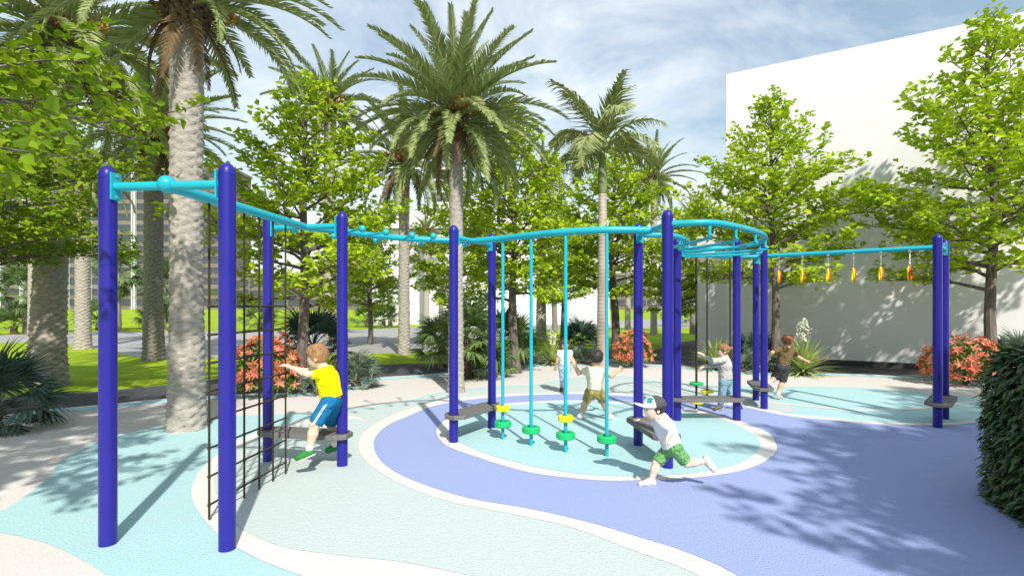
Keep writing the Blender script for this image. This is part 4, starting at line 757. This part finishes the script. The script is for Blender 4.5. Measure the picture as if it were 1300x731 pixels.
kid('cap_crown', [ell(cc - f * h * .05, (h * 1.2, h * 1.02, h * .98), fr, .02, ((cc - up * h * .10, nz(-up + f * .0)), (cc + f * h * .12, nz(f - up * .10))))], cloth('cap_grey', (.085, .085, .095)), (), .005)
kid('cap_front', [ell(cc - f * h * .05, (h * 1.215, h * 1.03, h * .995), fr, .02, ((cc - up * h * .10, -up), (cc + f * h * .12, -nz(f - up * .10))))], capw, (), .005)
pk = cc + f * h * 1.05 - up * h * .02
kid('cap_peak', [ell(pk + f * h * .28 + up * h * .10, (h * .82, h * .78, h * .13), np.array((nz(f + up * .35), sd, nz(up - f * .35))), .01, ((cc + f * h * .72, -f),))], capw, (), .005)
b = MB(); pc = cc + f * h * .62 - sd * h * .86 + up * h * .28; 
pc = cc - f * h * .05 + nz(f * .62 + up * .62 + sd * (.55 if np.dot(sd, (0, -1, 0)) > 0 else -.55)) * h * 1.09
nn = nz(pc - cc); e1 = nz(np.cross(nn, up)); e2 = np.cross(nn, e1); b.add([pc + e1 * x * .022 + e2 * y * .024 + nn * z - org for z in (-.012, .006) for x, y in ((-1, -1), (1, -1), (1, 1), (-1, 1))], [(0, 1, 2, 3), (4, 5, 6, 7), (0, 1, 5, 4), (1, 2, 6, 5), (2, 3, 7, 6), (3, 0, 4, 7)]); b.build('cap_patch', cloth('teal_patch', (.02, .30, .33)), rb_)
kid('hood', [cone(J['nk'] + np.array((.015, -.045, .0)), J['nk'] + np.array((.04, 0, -.004)), .026, .03, .03), cone(J['nk'] + np.array((.04, 0, -.004)), J['nk'] + np.array((.015, .045, .0)), .03, .026, .03), cone(J['nk'] + np.array((.04, 0, -.004)), J['ch'] + np.array((.065, 0, .03)), .03, .025, .03)], cloth('white_hood', (.76, .76, .77)), (), .006)
# boy in cream vest, seen from behind
Y = 7.72
J = joints(Y, dict(hd=(757, 455), nk=(756, 466), ch=(755.5, 476), pv=(754.5, 493), sl=(746, 470), sr=(766, 470), el=(734.5, 473.5, .03), er=(776, 477.5, .03), wl=(730, 463.5, .08), wr=(784, 470.5, .06),
    hl=(749, 498), hr=(760.5, 498), kl=(743, 512.5, .05), kr=(767.5, 513.5, -.02), al=(736.5, 528.5, .02), ar=(775.5, 529.5, .0), tl=(733.5, 530.5, .10), tr=(778.5, 531.5, .08)))
person(J, 'boy in cream knitted vest and khaki shorts seen from behind with arms spread', .98, sk2, cloth('cream_vest', (.68, .60, .44), (.80, .74, .60), 70), cloth('khaki_shorts', (.22, .20, .06), (.42, .33, .14), 20), cloth('white_trainer', (.75, .74, .72)), hd_, (-.12, .98, 0), leg_t=.75, vox=.0075, sleeve=.55, sock=cloth('sock_grey', (.65, .64, .62)), head_r=.102)
# girl walking towards the camera
Y = 10.1
J = joints(Y, dict(hd=(717, 437.5), nk=(717, 444.5), ch=(717, 451.5), pv=(717, 463), sl=(723.5, 447), sr=(710.5, 447), el=(726.5, 456), er=(707.5, 457), wl=(729, 462.5, -.05), wr=(706, 464.5, .04),
    hl=(720.5, 467), hr=(713.5, 467), kl=(719, 481.5, -.04), kr=(714.5, 481.5, .03), al=(717, 494.5, -.12), ar=(713.5, 491.5, .22), tl=(718, 497.5, -.22), tr=(712, 496, .18)))
person(J, 'brown haired girl in white T-shirt and pale jeans walking on the aqua floor', .95, sk2, cloth('white_tee', (.70, .71, .72), (.80, .80, .80)), cloth('pale_jeans', (.30, .42, .52), (.48, .58, .64), 30), cloth('brown_shoe', (.17, .07, .03)), hw, (.05, -1, 0), leg='jeans', leg_t=.78, vox=.0085, sleeve=.4, hair='long', head_r=.092)
# girl with ponytail holding the rope
Y = 8.42
J = joints(Y, dict(hd=(918, 445.5), nk=(921.5, 454), ch=(920.5, 463), pv=(920.5, 480.5), sl=(917.5, 457, -.09), sr=(922, 456.5, .09), el=(905, 458.5, -.12), er=(908, 463, .02), wl=(892.5, 450.5, -.12), wr=(893, 466, -.10),
    hl=(918.5, 485, -.05), hr=(923, 485, .05), kl=(916.5, 502, -.06), kr=(927, 500, .05), al=(914.5, 515.5, -.03), ar=(938.5, 513, .10), tl=(908, 519, -.04), tr=(941, 518.5, .12)))
person(J, 'ponytailed girl in grey top and washed jeans holding a black hanging rope', .96, sk3, cloth('grey_top', (.46, .45, .44), (.54, .53, .52), 15), cloth('washed_jeans', (.10, .24, .31), (.30, .44, .50), 40), cloth('grey_boot', (.16, .13, .11)), hb_, (-.96, .12, .02), leg='jeans', leg_t=.9, vox=.0085, sleeve=1.75, hair='tail', head_r=.088, hands=dict(l=(None, .9), r=(None, .9)))
# boy in brown, running away
Y = 9.5
J = joints(Y, dict(hd=(1000, 433.5), nk=(998.5, 441), ch=(997, 448), pv=(994, 461), sl=(988, 443.5, -.02), sr=(1007, 445.5, .02), el=(980, 447.5, -.05), er=(1013, 453, .03), wl=(976, 453, .02), wr=(1022.5, 457.5, -.06),
    hl=(990.5, 466), hr=(997.5, 466), kl=(983, 480, .12), kr=(993.5, 484, .04), al=(976.5, 486, -.16), ar=(987, 501.5, .0), tl=(976, 490.5, -.22), tr=(992.5, 505, -.04)))
person(J, 'boy in brown patterned shirt and dark grey shorts running beside the flowering yucca', 1.0, sk2, cloth('brown_shirt', (.11, .075, .035), (.20, .14, .07), 40), cloth('dark_shorts', (.035, .037, .045), (.075, .08, .09), 40), cloth('grey_trainer', (.40, .38, .36)), hr2, (.55, .83, 0), leg_t=.98, vox=.0085, sleeve=.7, sock=cloth('pale_sock', (.6, .58, .56)), head_r=.097)
